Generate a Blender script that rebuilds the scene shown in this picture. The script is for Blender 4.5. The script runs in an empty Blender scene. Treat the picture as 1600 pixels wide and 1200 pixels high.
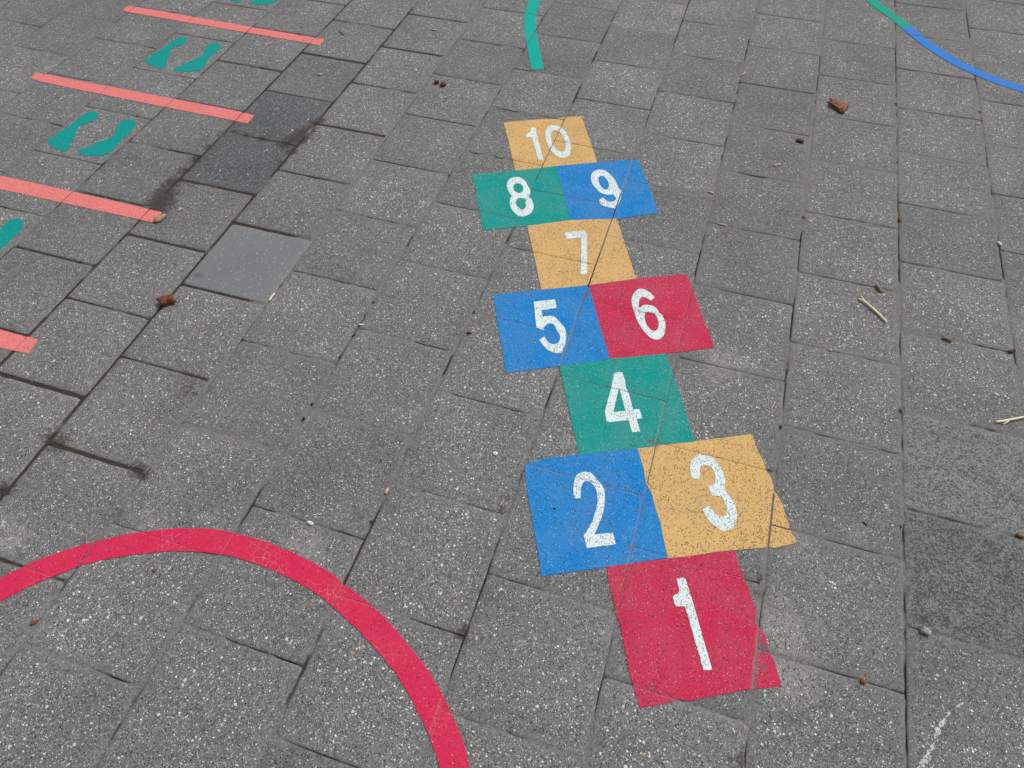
import bpy, bmesh, math, random
from mathutils import Matrix, Vector, noise
from mathutils.geometry import tessellate_polygon

# ------------------------------------------------------------------ camera, sky, sun, exposure
sc = bpy.context.scene
C = sc.collection
cam_d = bpy.data.cameras.new('camera')
cam = bpy.data.objects.new('camera', cam_d); C.objects.link(cam); sc.camera = cam
cam_d.sensor_width = 36; cam_d.lens = 25.1607; cam_d.clip_start = .05; cam_d.clip_end = 400
_r = (0.953422, 0.301624, -0.002958); _u = (-0.237953, 0.758115, 0.607158); _b = (0.185376, -0.578174, 0.794576)
cam.matrix_world = Matrix(((_r[0], _u[0], _b[0], -0.649718), (_r[1], _u[1], _b[1], 0.0),
                           (_r[2], _u[2], _b[2], 1.54853), (0, 0, 0, 1)))
SUN_EL, SUN_AZ = math.radians(52), math.radians(38)      # azimuth from +Y towards +X: far right
world = bpy.data.worlds.new('World'); sc.world = world; world.use_nodes = True
wn = world.node_tree; wn.nodes.clear()
sky = wn.nodes.new('ShaderNodeTexSky'); sky.sky_type = 'NISHITA'; sky.sun_disc = False
sky.sun_elevation = SUN_EL; sky.sun_rotation = SUN_AZ; sky.dust_density = 4; sky.air_density = 1.0
hs = wn.nodes.new('ShaderNodeHueSaturation'); hs.inputs['Saturation'].default_value = .16   # cloud cover greys the sky
bg = wn.nodes.new('ShaderNodeBackground'); bg.inputs['Strength'].default_value = .12
wo = wn.nodes.new('ShaderNodeOutputWorld')
wn.links.new(sky.outputs[0], hs.inputs['Color']); wn.links.new(hs.outputs[0], bg.inputs[0]); wn.links.new(bg.outputs[0], wo.inputs[0])
sun_d = bpy.data.lights.new('sun', 'SUN'); sun_d.energy = 1.5; sun_d.angle = math.radians(14); sun_d.color = (1, .985, .96)
sun = bpy.data.objects.new('sun', sun_d); C.objects.link(sun)
sdir = Vector((math.sin(SUN_AZ)*math.cos(SUN_EL), math.cos(SUN_AZ)*math.cos(SUN_EL), math.sin(SUN_EL)))
sun.rotation_euler = sdir.to_track_quat('Z', 'Y').to_euler()
vs = sc.view_settings; vs.view_transform = 'Standard'; vs.look = 'None'; vs.gamma = 1; vs.exposure = 0

# ------------------------------------------------------------------ helpers
rng = random.Random(7)
def hsh(*k): return random.Random(repr(k)).random()
def lin(r, g, b):
    f = lambda v: (v/255/12.92) if v/255 <= .04045 else ((v/255+.055)/1.055)**2.4
    return (f(r), f(g), f(b), 1)
def tag(o, label=None, cat=None, group=None, kind=None):
    for k, v in (('label', label), ('category', cat), ('group', group), ('kind', kind)):
        if v: o[k] = v
    return o
def link(name, me, mat=None, parent=None):
    o = bpy.data.objects.new(name, me); C.objects.link(o)
    if mat: me.materials.append(mat)
    if parent: o.parent = parent
    return o
def empty(name, loc):
    o = bpy.data.objects.new(name, None); C.objects.link(o); o.location = loc; o.empty_display_size = .05; return o
def recentre(o):
    "put the origin of a mesh thing at the middle of its base"
    vs_ = [v.co for v in o.data.vertices]
    c = Vector((sum(v.x for v in vs_)/len(vs_), sum(v.y for v in vs_)/len(vs_), 0))
    o.data.transform(Matrix.Translation(-c)); o.location = c
    return o

class NT:
    "tiny node-graph builder"
    def __init__(s, name):
        s.m = bpy.data.materials.new(name); s.m.use_nodes = True; s.t = s.m.node_tree; s.t.nodes.clear()
        s.out = s.t.nodes.new('ShaderNodeOutputMaterial'); s.b = s.t.nodes.new('ShaderNodeBsdfPrincipled')
        s.t.links.new(s.b.outputs[0], s.out.inputs[0])
    def put(s, sock, v):
        if isinstance(v, bpy.types.NodeSocket): s.t.links.new(v, sock)
        elif v is not None: sock.default_value = v
    def n(s, typ, **kw):
        nd = s.t.nodes.new(typ)
        for k, v in kw.items(): setattr(nd, k, v)
        return nd
    def math(s, op, a, b=None, c=None, clamp=False):
        nd = s.n('ShaderNodeMath', operation=op, use_clamp=clamp)
        for i, v in enumerate((a, b, c)): s.put(nd.inputs[i], v)
        return nd.outputs[0]
    def mix(s, f, a, b, blend='MIX'):
        nd = s.n('ShaderNodeMix', data_type='RGBA', blend_type=blend)
        s.put(nd.inputs[0], f); s.put(nd.inputs[6], a); s.put(nd.inputs[7], b); return nd.outputs[2]
    def mapr(s, v, a, b, c=0, d=1, smooth=False):
        nd = s.n('ShaderNodeMapRange', interpolation_type='SMOOTHSTEP' if smooth else 'LINEAR')
        for i, x in enumerate((v, a, b, c, d)): s.put(nd.inputs[i], x)
        return nd.outputs[0]
    def noise(s, vec, scale, detail=2, rough=.5):
        nd = s.n('ShaderNodeTexNoise'); s.put(nd.inputs['Vector'], vec)
        nd.inputs['Scale'].default_value = scale; nd.inputs['Detail'].default_value = detail; nd.inputs['Roughness'].default_value = rough
        return nd.outputs[0]
    def vor(s, vec, scale, rand=1):
        nd = s.n('ShaderNodeTexVoronoi', voronoi_dimensions='2D', feature='F1'); s.put(nd.inputs['Vector'], vec)
        nd.inputs['Scale'].default_value = scale; nd.inputs['Randomness'].default_value = rand
        sep = s.n('ShaderNodeSeparateColor'); s.t.links.new(nd.outputs['Color'], sep.inputs[0])
        return nd.outputs['Distance'], sep.outputs[0], sep.outputs[1], sep.outputs[2]
    def attr(s, name): return s.n('ShaderNodeAttribute', attribute_name=name).outputs['Fac']
    def coord(s, seed=True, stretch=None):
        co = s.n('ShaderNodeTexCoord').outputs['Object']
        if seed:
            sd = s.attr('seed'); cb = s.n('ShaderNodeCombineXYZ')
            s.put(cb.inputs[0], s.math('MULTIPLY', sd, 17.3)); s.put(cb.inputs[1], s.math('MULTIPLY', sd, 31.7))
            ad = s.n('ShaderNodeVectorMath', operation='ADD'); s.put(ad.inputs[0], co); s.put(ad.inputs[1], cb.outputs[0]); co = ad.outputs[0]
        return co
    def bump(s, h, dist, strength=1):
        nd = s.n('ShaderNodeBump'); nd.inputs['Strength'].default_value = strength; nd.inputs['Distance'].default_value = dist
        s.put(nd.inputs['Height'], h); s.t.links.new(nd.outputs[0], s.b.inputs['Normal'])
    def fin(s, col, rough=.85, spec=.3):
        s.put(s.b.inputs['Base Color'], col); s.put(s.b.inputs['Roughness'], rough); s.b.inputs['Specular IOR Level'].default_value = spec
        return s.m
def g4(v, w=0): return (v*(1+w), v, v*(1-w), 1)

# ------------------------------------------------------------------ materials
def mat_aggregate(name, base_lo, base_hi, dens1=.30, dens2=.34, tint=0., bright=.62, dark=.028, stones=True):
    t = NT(name); P = t.coord()
    # warp the coordinates a little so that the chips are angular and uneven
    wz = t.n('ShaderNodeTexNoise'); t.put(wz.inputs['Vector'], P); wz.inputs['Scale'].default_value = 260; wz.inputs['Detail'].default_value = 1
    sub = t.n('ShaderNodeVectorMath', operation='SUBTRACT'); t.put(sub.inputs[0], wz.outputs['Color']); sub.inputs[1].default_value = (.5, .5, .5)
    scl = t.n('ShaderNodeVectorMath', operation='SCALE'); t.put(scl.inputs[0], sub.outputs[0]); scl.inputs['Scale'].default_value = .0035
    add = t.n('ShaderNodeVectorMath', operation='ADD'); t.put(add.inputs[0], P); t.put(add.inputs[1], scl.outputs[0]); Q = add.outputs[0]
    edge, stain, pale, tone = t.attr('edge'), t.attr('stain'), t.attr('pale'), t.attr('tone')
    big = t.noise(P, 7, 4, .6); mid = t.noise(P, 70, 3, .65); fine = t.noise(P, 520, 2, .7)
    m = t.math('ADD', t.math('MULTIPLY', mid, .45), t.math('MULTIPLY', fine, .55))
    col = t.mix(t.mapr(m, .34, .66), g4(base_lo, tint), g4(base_hi, tint))
    pn = t.mapr(t.math('ADD', pale, t.math('MULTIPLY', t.math('SUBTRACT', t.noise(P, 40, 5, .75), .5), 1.5)), .25, .85)
    col = t.mix(t.math('MULTIPLY', pn, .8), col, t.mix(t.mapr(m, .34, .66), g4(.20, .02), g4(.36, .02)))
    # density of the stones differs from slab to slab and thins towards the worn edges
    dv = t.math('ADD', t.mapr(tone, 0, 1, -.035, .035), t.mapr(big, .3, .7, -.05, .05))
    dv = t.math('SUBTRACT', dv, t.math('MULTIPLY', edge, .22))
    dv = t.math('SUBTRACT', dv, t.math('MULTIPLY', pale, .04))
    def layer(scale, dens, r0, r1, soft=.10):
        d, a, b_, c_ = t.vor(Q, scale)
        r = t.mapr(a, 0, 1, r0, r1)
        inside = t.math('SUBTRACT', 1, t.mapr(t.math('SUBTRACT', d, r), -soft, soft))
        on = t.math('LESS_THAN', b_, t.math('ADD', dens, dv))
        return t.math('MULTIPLY', inside, on), c_
    k3, c3 = layer(270, .42, .20, .44)                      # dark grit
    col = t.mix(t.math('MULTIPLY', k3, .9), col, t.mix(c3, (dark*.7, dark*.75, dark*.9, 1), (dark*2.2, dark*2.2, dark*2.1, 1)))
    k2, c2 = layer(390, dens2, .20, .46)                   # small pale grit
    col = t.mix(t.math('MULTIPLY', k2, t.mapr(c2, 0, 1, .25, 1)), col, t.mix(c2, g4(.26), g4(bright*.9, .01)))
    k1, c1 = layer(205, dens1, .16, .42)                   # quartz chips 3 to 6 mm
    col = t.mix(t.math('MULTIPLY', k1, t.mapr(c1, 0, 1, .3, 1)), col, t.mix(c1, g4(.24), g4(bright*1.1, .015)))
    k0, c0 = layer(95, .014, .18, .33, .06)                # a few large pebbles, some tan
    col = t.mix(k0, col, t.mix(t.math('GREATER_THAN', c0, .86), g4(.62, .02), (.46, .32, .19, 1)))
    # worn pale rim of cement, dust and dirt
    col = t.mix(t.math('MULTIPLY', edge, t.mapr(big, .3, .7, .1, .6)), col, g4(.20, .02))
    sn = t.mapr(t.math('ADD', stain, t.math('MULTIPLY', t.math('SUBTRACT', t.noise(P, 85, 6, .78), .5), 2.2)), .30, .75)
    col = t.mix(t.math('MULTIPLY', sn, .88), col, t.mix(fine, (.022, .018, .015, 1), (.075, .062, .052, 1)))
    patch = t.mapr(t.noise(P, 3.6, 5, .62), .3, .7, .85, 1.14)
    val = t.math('MULTIPLY', t.mapr(tone, 0, 1, .94, 1.06), patch)
    vm = t.n('ShaderNodeVectorMath', operation='SCALE'); t.put(vm.inputs[0], col); t.put(vm.inputs['Scale'], val)
    h = t.math('ADD', t.math('MULTIPLY', fine, .5), t.math('MULTIPLY', mid, .4))
    h = t.math('ADD', h, t.math('MULTIPLY', t.math('ADD', k1, k0), .6)); h = t.math('SUBTRACT', h, t.math('MULTIPLY', k3, .5))
    t.bump(h, .0016, .75)
    return t.fin(vm.outputs[0], .88, .25)

WORN = [(-0.898, 1.510, 0.018, 1.3), (-0.909, 1.913, 0.016, 1.2), (-0.611, 0.893, 0.014, 1.2), (-0.612, 0.853, 0.014, 1.1), (-0.606, 0.755, 0.014, 1.1), (-0.695, 0.902, 0.01, 1.2),
         (-0.642, 0.906, 0.01, 1), (-0.290, 0.612, 0.014, 1.5), (-0.293, 0.573, 0.012, 1.2), (-0.500, 0.461, 0.014, 1), (-0.288, 0.911, 0.03, 0.8), (-0.614, 1.057, 0.016, 1),
         (-0.909, 1.427, 0.006, 0.8), (-0.533, 1.577, 0.012, 0.6), (-0.284, 0.655, 0.018, 0.8)]
M = {}
M['paver'] = mat_aggregate('exposed aggregate concrete', .112, .218, .145, .28, .012, .80, .028)
M['dark slab'] = mat_aggregate('dark bluish aggregate concrete', .070, .140, .14, .36, -.05, .5, .026)
def mat_smooth():
    t = NT('smooth pale concrete'); P = t.coord()
    big = t.noise(P, 6, 5, .6); mid = t.noise(P, 90, 4, .7); fine = t.noise(P, 700, 2)
    col = t.mix(t.mapr(big, .3, .7), (.205, .213, .215, 1), (.235, .243, .246, 1))
    col = t.mix(t.mapr(fine, .3, .7, 0, .75), col, (.11, .12, .125, 1))
    d, a, b_, c_ = t.vor(P, 190)
    on = t.math('MULTIPLY', t.math('LESS_THAN', b_, .06), t.math('LESS_THAN', d, .26))
    col = t.mix(t.math('MULTIPLY', on, .8), col, t.mix(t.math('GREATER_THAN', c_, .35), (.05, .05, .05, 1), (.6, .62, .63, 1)))
    e = t.attr('edge'); col = t.mix(t.math('MULTIPLY', e, t.mapr(mid, .50, .66, 0, .45)), col, (.36, .36, .35, 1))
    s = t.attr('stain'); sn = t.mapr(t.math('ADD', s, t.math('MULTIPLY', t.math('SUBTRACT', mid, .5), .8)), .3, .7)
    col = t.mix(t.math('MULTIPLY', sn, .75), col, (.085, .082, .075, 1))
    t.bump(t.math('ADD', fine, mid), .0006, .5)
    return t.fin(col, .8, .3)
M['smooth slab'] = mat_smooth()
def mat_granite():
    t = NT('speckled worn granite concrete'); P = t.coord()
    big = t.noise(P, 28, 4, .65); fine = t.noise(P, 600, 2, .7)
    wz = t.n('ShaderNodeTexNoise'); t.put(wz.inputs['Vector'], P); wz.inputs['Scale'].default_value = 300
    scl = t.n('ShaderNodeVectorMath', operation='SCALE'); t.put(scl.inputs[0], wz.outputs['Color']); scl.inputs['Scale'].default_value = .006
    add = t.n('ShaderNodeVectorMath', operation='ADD'); t.put(add.inputs[0], P); t.put(add.inputs[1], scl.outputs[0]); Q = add.outputs[0]
    v1 = t.vor(Q, 300)[1]; v2 = t.vor(Q, 520)[2]
    k = t.math('ADD', t.math('ADD', t.math('MULTIPLY', v1, .45), t.math('MULTIPLY', v2, .35)), t.math('MULTIPLY', t.math('SUBTRACT', big, .4), .5))
    k = t.math('ADD', k, t.math('MULTIPLY', t.math('SUBTRACT', t.attr('tone'), .5), .07))
    col = t.mix(t.mapr(k, .28, .70), (.066, .069, .075, 1), (.262, .262, .26, 1))
    d, a, b_, c_ = t.vor(P, 300)
    on = t.math('MULTIPLY', t.math('LESS_THAN', b_, .16), t.math('LESS_THAN', d, .3))
    col = t.mix(on, col, t.mix(c_, (.16, .17, .18, 1), (.46, .47, .48, 1)))
    e = t.attr('edge'); col = t.mix(t.math('MULTIPLY', e, .35), col, (.2, .205, .21, 1))
    vm = t.n('ShaderNodeVectorMath', operation='SCALE'); t.put(vm.inputs[0], col); t.put(vm.inputs['Scale'], t.mapr(t.attr('tone'), 0, 1, .85, 1.06))
    t.bump(k, .0012, .6)
    return t.fin(vm.outputs[0], .85, .3)
M['granite slab'] = mat_granite()
def mat_sand():
    t = NT('joint sand and dirt'); P = t.coord(False)
    a = t.noise(P, 9, 4, .6); f = t.noise(P, 300, 3, .7); fl = t.attr('fill')
    dark = t.mix(t.mapr(f, .3, .7), (.026, .021, .017, 1), (.085, .072, .060, 1))
    pale = t.mix(t.mapr(f, .32, .68), (.10, .098, .095, 1), (.29, .285, .28, 1))
    k = t.mapr(t.math('ADD', fl, t.math('MULTIPLY', t.math('SUBTRACT', a, .5), .9)), .35, .75)
    col = t.mix(k, dark, pale)
    t.bump(f, .003, .9)
    return t.fin(col, .95, .1)
M['sand'] = mat_sand()
def mat_soil():
    t = NT('bedding soil'); P = t.coord(False); f = t.noise(P, 40, 6, .7)
    return t.fin(t.mix(f, (.03, .025, .02, 1), (.12, .10, .08, 1)), .95, .1)
M['soil'] = mat_soil()
def mat_paint(name, rgb, holes=.10, light=.06, wear=1., crackle=0., grain=.12, spots=False):
    "thick road-marking paint: slightly uneven, pin holes that show the dark stone, worn along the joints"
    t = NT(name); P = t.coord(False); base = lin(*rgb) if len(rgb) == 3 else rgb
    big = t.noise(P, 9, 4, .6); mid = t.noise(P, 170, 3, .6); fine = t.noise(P, 560, 2, .7)
    c2 = tuple(max(0, v*.74) for v in base[:3])+(1,); c3 = tuple(min(1, v*1.14+.006) for v in base[:3])+(1,)
    col = t.mix(t.mapr(t.math('ADD', t.math('MULTIPLY', fine, .65), t.math('MULTIPLY', mid, .35)), .34, .66), c2, c3)
    col = t.mix(t.mapr(big, .35, .75, 0, grain), col, (.30, .29, .28, 1))
    w = t.math('MULTIPLY', t.attr('wear'), wear)
    if spots:
        for sx_, sy_, sr_, ss_ in WORN:                    # places scraped bare by shoes and settling slabs
            ds = t.n('ShaderNodeVectorMath', operation='DISTANCE'); t.put(ds.inputs[0], P); ds.inputs[1].default_value = (sx_, sy_, 0)
            w = t.math('MAXIMUM', w, t.mapr(ds.outputs['Value'], sr_*.2, sr_*1.7, ss_, 0))
    dense = t.mapr(t.noise(P, 7, 5, .65), .32, .68, holes*.15, holes*1.9)
    d, a, b_, c_ = t.vor(P, 225)
    r = t.mapr(a, 0, 1, .14, .38)
    pit = t.math('MULTIPLY', t.math('LESS_THAN', b_, t.math('ADD', dense, t.math('MULTIPLY', w, .34))), t.math('SUBTRACT', 1, t.mapr(t.math('SUBTRACT', d, r), -.07, .07)))
    col = t.mix(t.math('MULTIPLY', pit, t.mapr(c_, 0, 1, .45, .95)), col, (.06, .056, .052, 1))
    d2, a2, b2, c2_ = t.vor(P, 310)
    spk = t.math('MULTIPLY', t.math('LESS_THAN', b2, light), t.math('LESS_THAN', d2, t.mapr(a2, 0, 1, .1, .3)))
    col = t.mix(t.math('MULTIPLY', spk, .55), col, (.85, .87, .88, 1))
    # worn through along joints
    wn_ = t.noise(P, 80, 6, .78); wl = t.noise(P, 5, 2, .5)
    worn = t.mapr(t.math('ADD', t.math('ADD', w, t.math('MULTIPLY', t.math('SUBTRACT', wn_, .5), 2.6)), t.math('MULTIPLY', t.math('SUBTRACT', wl, .5), 1.3)), .86, 1.10)
    col = t.mix(t.math('MULTIPLY', worn, .85), col, t.mix(fine, (.055, .05, .046, 1), (.24, .23, .22, 1)))
    scuff = t.mapr(t.math('ADD', t.attr('wear'), t.math('MULTIPLY', t.math('SUBTRACT', wn_, .5), .9)), .35, 1.1, 0, .34)
    col = t.mix(scuff, col, (.34, .33, .32, 1))
    h = t.math('ADD', t.math('MULTIPLY', mid, .9), t.math('MULTIPLY', fine, .55)); h = t.math('SUBTRACT', h, t.math('MULTIPLY', pit, .9))
    if crackle:
        dd = t.n('ShaderNodeTexVoronoi', voronoi_dimensions='2D', feature='DISTANCE_TO_EDGE')
        wv = t.n('ShaderNodeVectorMath', operation='ADD'); nz = t.n('ShaderNodeTexNoise'); t.put(nz.inputs['Vector'], P); nz.inputs['Scale'].default_value = 60
        sc_ = t.n('ShaderNodeVectorMath', operation='SCALE'); t.put(sc_.inputs[0], nz.outputs['Color']); sc_.inputs['Scale'].default_value = .02
        t.put(wv.inputs[0], P); t.put(wv.inputs[1], sc_.outputs[0]); t.put(dd.inputs['Vector'], wv.outputs[0]); dd.inputs['Scale'].default_value = 55
        ck = t.math('MULTIPLY', t.math('SUBTRACT', 1, t.mapr(dd.outputs['Distance'], .015, .06)), t.mapr(t.noise(P, 8, 2), .50, .66))
        col = t.mix(t.math('MULTIPLY', ck, crackle), col, tuple(min(1, v*.7+.22) for v in base[:3])+(1,))
        h = t.math('ADD', h, t.math('MULTIPLY', ck, .5))
    t.bump(h, .0015, .85)
    return t.fin(col, .72, .10)
M['red'] = mat_paint('crimson paint', (204, 42, 82), .24, .07, 1, 0, .17, True)
M['blue'] = mat_paint('blue paint', (22, 132, 206), .15, .09, 1, 0, .17, True)
M['yellow'] = mat_paint('yellow paint', (222, 180, 116), .36, .0, 1, 0, .17, True)
M['green'] = mat_paint('green paint', (0, 152, 143), .08, .09, 1, 0, .17, True)
M['white'] = mat_paint('white paint', (228, 240, 243), .38, .0, .8, 0, .06, True)
M['ring red'] = mat_paint('glossy crimson paint', (216, 42, 84), .05, .02, .8, .8, .06)
M['pink'] = mat_paint('salmon pink paint', (232, 130, 127), .10, .02, .7, 0, .05)
M['foot green'] = mat_paint('sea green paint', (0, 150, 143), .02, .015, .5, 0, .02)
M['arc green'] = mat_paint('turquoise paint', (0, 172, 158), .01, .01, .5, 0, .03)
M['arc sea'] = mat_paint('emerald paint', (4, 162, 138), .02, .01, .5, 0, .05)
M['arc blue'] = mat_paint('cornflower blue paint', (52, 128, 214), .01, .01, .6, 0, .03)
def mat_plain(name, c1, c2, scale=120, rough=.75, spec=.3, bumpd=.0015):
    t = NT(name); P = t.coord(False); f = t.noise(P, scale, 5, .7); g = t.noise(P, scale*5, 3, .6)
    col = t.mix(t.mapr(f, .32, .68), c1, c2)
    t.bump(t.math('ADD', f, t.math('MULTIPLY', g, .5)), bumpd, .8)
    return t.fin(col, rough, spec)
M['bark'] = mat_plain('red brown bark', (.055, .018, .010, 1), (.26, .085, .038, 1), 150)
M['bark tan'] = mat_plain('brown bark chip', (.09, .035, .018, 1), (.36, .16, .075, 1), 130)
M['dark chip'] = mat_plain('dark brown chip', (.025, .010, .008, 1), (.11, .035, .024, 1), 150)
M['berry'] = mat_plain('dark red berry', (.05, .008, .008, 1), (.14, .022, .016, 1), 90, .4)
M['twig'] = mat_plain('peeled pale twig', (.80, .70, .47, 1), (.95, .88, .68, 1), 90)
M['splinter'] = mat_plain('beige wood splinter', (.36, .27, .17, 1), (.66, .54, .38, 1), 140)
M['grey wood'] = mat_plain('weathered grey brown wood', (.10, .075, .055, 1), (.34, .26, .19, 1), 140)
M['wood tan'] = mat_plain('tan wood chip', (.22, .16, .10, 1), (.48, .38, .26, 1), 110)
M['stone white'] = mat_plain('white pebble', (.55, .55, .54, 1), (.85, .86, .86, 1), 60)
M['stone grey'] = mat_plain('grey pebble', (.20, .20, .20, 1), (.42, .43, .43, 1), 120)
M['black'] = mat_plain('black crumb', (.006, .006, .008, 1), (.02, .02, .022, 1), 120)
M['rust'] = mat_plain('rust brown seed', (.12, .03, .012, 1), (.34, .11, .04, 1), 120)
M['chalk'] = mat_paint('white chalk', (205, 208, 208), .75, .0, 1, 0, .3)
M['grit'] = mat_plain('grit', (.025, .019, .014, 1), (.30, .26, .22, 1), 45, .9, .1)
M['moss'] = mat_plain('moss', (.035, .040, .018, 1), (.12, .125, .05, 1), 200, .9, .1)

# ------------------------------------------------------------------ paving layout: rows of 30 cm pavers in running bond along +Y
S = .3
OFF = {0: .153, 1: .010, 2: .157, 3: -.005, 4: .148, 5: -.012, 6: .147, 7: -.010, 8: .138, 9: -.022, 10: .128, 11: -.012, 12: .127}
ROWDEV = {-1: .003, 0: -.002, 1: -.002, 2: -.001, 3: -.003, 4: -.002, 5: -.001, 7: .006, 8: .006, 9: -.002, 10: -.004, 11: -.010}
ROWGAP = {-2: .003, -1: .0028, 0: .0030, 1: .0026, 2: .0028, 3: .0038, 4: .0055, 5: .0048, 6: .0032, 7: .0085, 8: .0085, 9: .0055, 10: .004, 11: .004}
KX0, KX1 = -14, 17          # strips; strip k lies between row line k (left) and k-1 (right)
YMIN, YMAX = -1.5, 6.3
def rowx(k): return -k*S + ROWDEV.get(k, 0)
def off(k): return OFF.get(k, (.15 if k % 2 == 0 else 0))
def joint_y(k, j): return off(k) + j*S + (hsh('jy', k, j)-.5)*.004
def jrange(k): return range(math.ceil((YMIN-off(k))/S), math.floor((YMAX-off(k))/S))
def rgap(k): return ROWGAP.get(k, .005)
def cgap(k, j):
    b = {7: .0075, 8: .0075, 9: .006}.get(k, .0025)
    if k == 0 and j in (3, 4): b = .0065
    return b*(.6+.8*hsh('cg', k, j))
def plane(k, j):
    "height and tilt of one paver: dz, sx, sy about its middle"
    r = random.Random(repr(('pl', k, j)))
    return (r.uniform(-.0007, .0007), r.uniform(-.0042, .0042), r.uniform(-.0042, .0042))
def centre(k, j): return ((rowx(k)+rowx(k-1))/2, (joint_y(k, j)+joint_y(k, j+1))/2)
def pz(k, j, x, y):
    dz, sx, sy = plane(k, j); cx, cy = centre(k, j)
    return dz + sx*(x-cx) + sy*(y-cy)
def strip_of(x):
    k = math.floor(-x/S)+1
    for q in (k-1, k, k+1):
        if rowx(q) <= x < rowx(q-1): return q
    return k
def cell_of(x, y):
    k = strip_of(x); j = math.floor((y-off(k))/S)
    for q in (j-1, j, j+1):
        if joint_y(k, q) <= y < joint_y(k, q+1): return k, q
    return k, j
def ground_z(x, y): return pz(*cell_of(x, y), x, y)

STAIN = [(-2.397, 1.917, 0.014, 0.8), (-2.399, 1.832, 0.015, 0.8), (-2.400, 1.751, 0.018, 0.9), (-2.401, 1.684, 0.02, 0.9), (-2.403, 1.615, 0.024, 1), (-2.398, 1.550, 0.028, 1),
         (-2.384, 1.431, 0.014, 0.7), (-2.088, 2.113, 0.016, 1), (-2.092, 2.042, 0.02, 1), (-2.093, 1.969, 0.02, 1), (-2.097, 1.902, 0.018, 0.9), (-2.095, 1.826, 0.014, 0.8),
         (-2.096, 1.737, 0.012, 0.6), (-2.335, 1.629, 0.012, 0.8), (-2.258, 1.627, 0.01, 0.7), (-2.179, 1.622, 0.009, 0.6), (-2.302, 1.938, 0.014, 0.9), (-2.233, 1.934, 0.014, 0.9),
         (-2.151, 1.930, 0.016, 1), (-2.360, 1.945, 0.014, 0.9), (-2.403, 1.378, 0.012, 0.6), (-2.436, 1.442, 0.016, 0.6), (-2.422, 1.475, 0.014, 0.7), (-2.062, 1.240, 0.012, 0.9),
         (-2.378, 1.503, 0.04, 1), (-2.369, 1.453, 0.03, 1), (-2.379, 1.549, 0.03, 0.9), (-2.404, 1.570, 0.025, 0.8), (-2.105, 2.016, 0.03, 1), (-2.120, 1.969, 0.03, 0.9),
         (-2.097, 2.088, 0.02, 0.9), (-2.129, 1.937, 0.03, 0.8), (-2.145, 1.919, 0.02, 0.7), (-1.821, 0.588, 0.016, 1), (-1.799, 0.583, 0.014, 1), (-2.069, 0.599, 0.022, 0.9),
         (-2.098, 0.611, 0.02, 0.8), (-2.043, 0.591, 0.02, 0.6), (-2.099, 0.444, 0.02, 0.9), (-1.838, 0.856, 0.05, 0.45), (-1.849, 0.753, 0.05, 0.35), (-1.848, 0.599, 0.02, 0.5),
         (-1.851, 0.713, 0.06, 0.25), (-1.798, 0.466, 0.015, 0.6), (-0.494, 0.756, 0.01, 0.9), (-0.516, 0.755, 0.012, 0.6), (-0.907, 0.451, 0.014, 0.8), (-0.904, 0.467, 0.01, 0.7),
         (-0.906, 0.548, 0.012, 0.5), (-0.311, 0.384, 0.016, 0.7), (-0.306, 0.371, 0.02, 0.6), (-0.308, 0.768, 0.013, 0.7), (-0.308, 0.737, 0.012, 0.6), (-0.919, 0.760, 0.012, 0.6),
         (-0.915, 0.788, 0.01, 0.6), (-0.529, 0.556, 0.01, 0), (-2.062, 1.240, 0.012, 0.7), (-1.747, 1.623, 0.03, 0.3), (-2.006, 1.509, 0.03, 0.3), (-2.294, 1.258, 0.02, 0.35),
         (-1.178, 0.486, 0.012, 0.5), (-1.260, 0.591, 0.016, 0.4), (-2.139, 2.830, 0.02, 0.3), (-0.704, 0.316, 0.02, 0.3), (-0.751, 0.304, 0.01, 0.5), (-1.860, 1.161, 0.03, 0.3),
         (-2.035, 1.162, 0.02, 0.2), (-2.356, 2.201, 0.05, 0.25), (-2.197, 1.736, 0.04, 0.3), (-2.369, 1.682, 0.05, 0.4), (-1.741, 2.644, 0.04, 0.2)]
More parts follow.
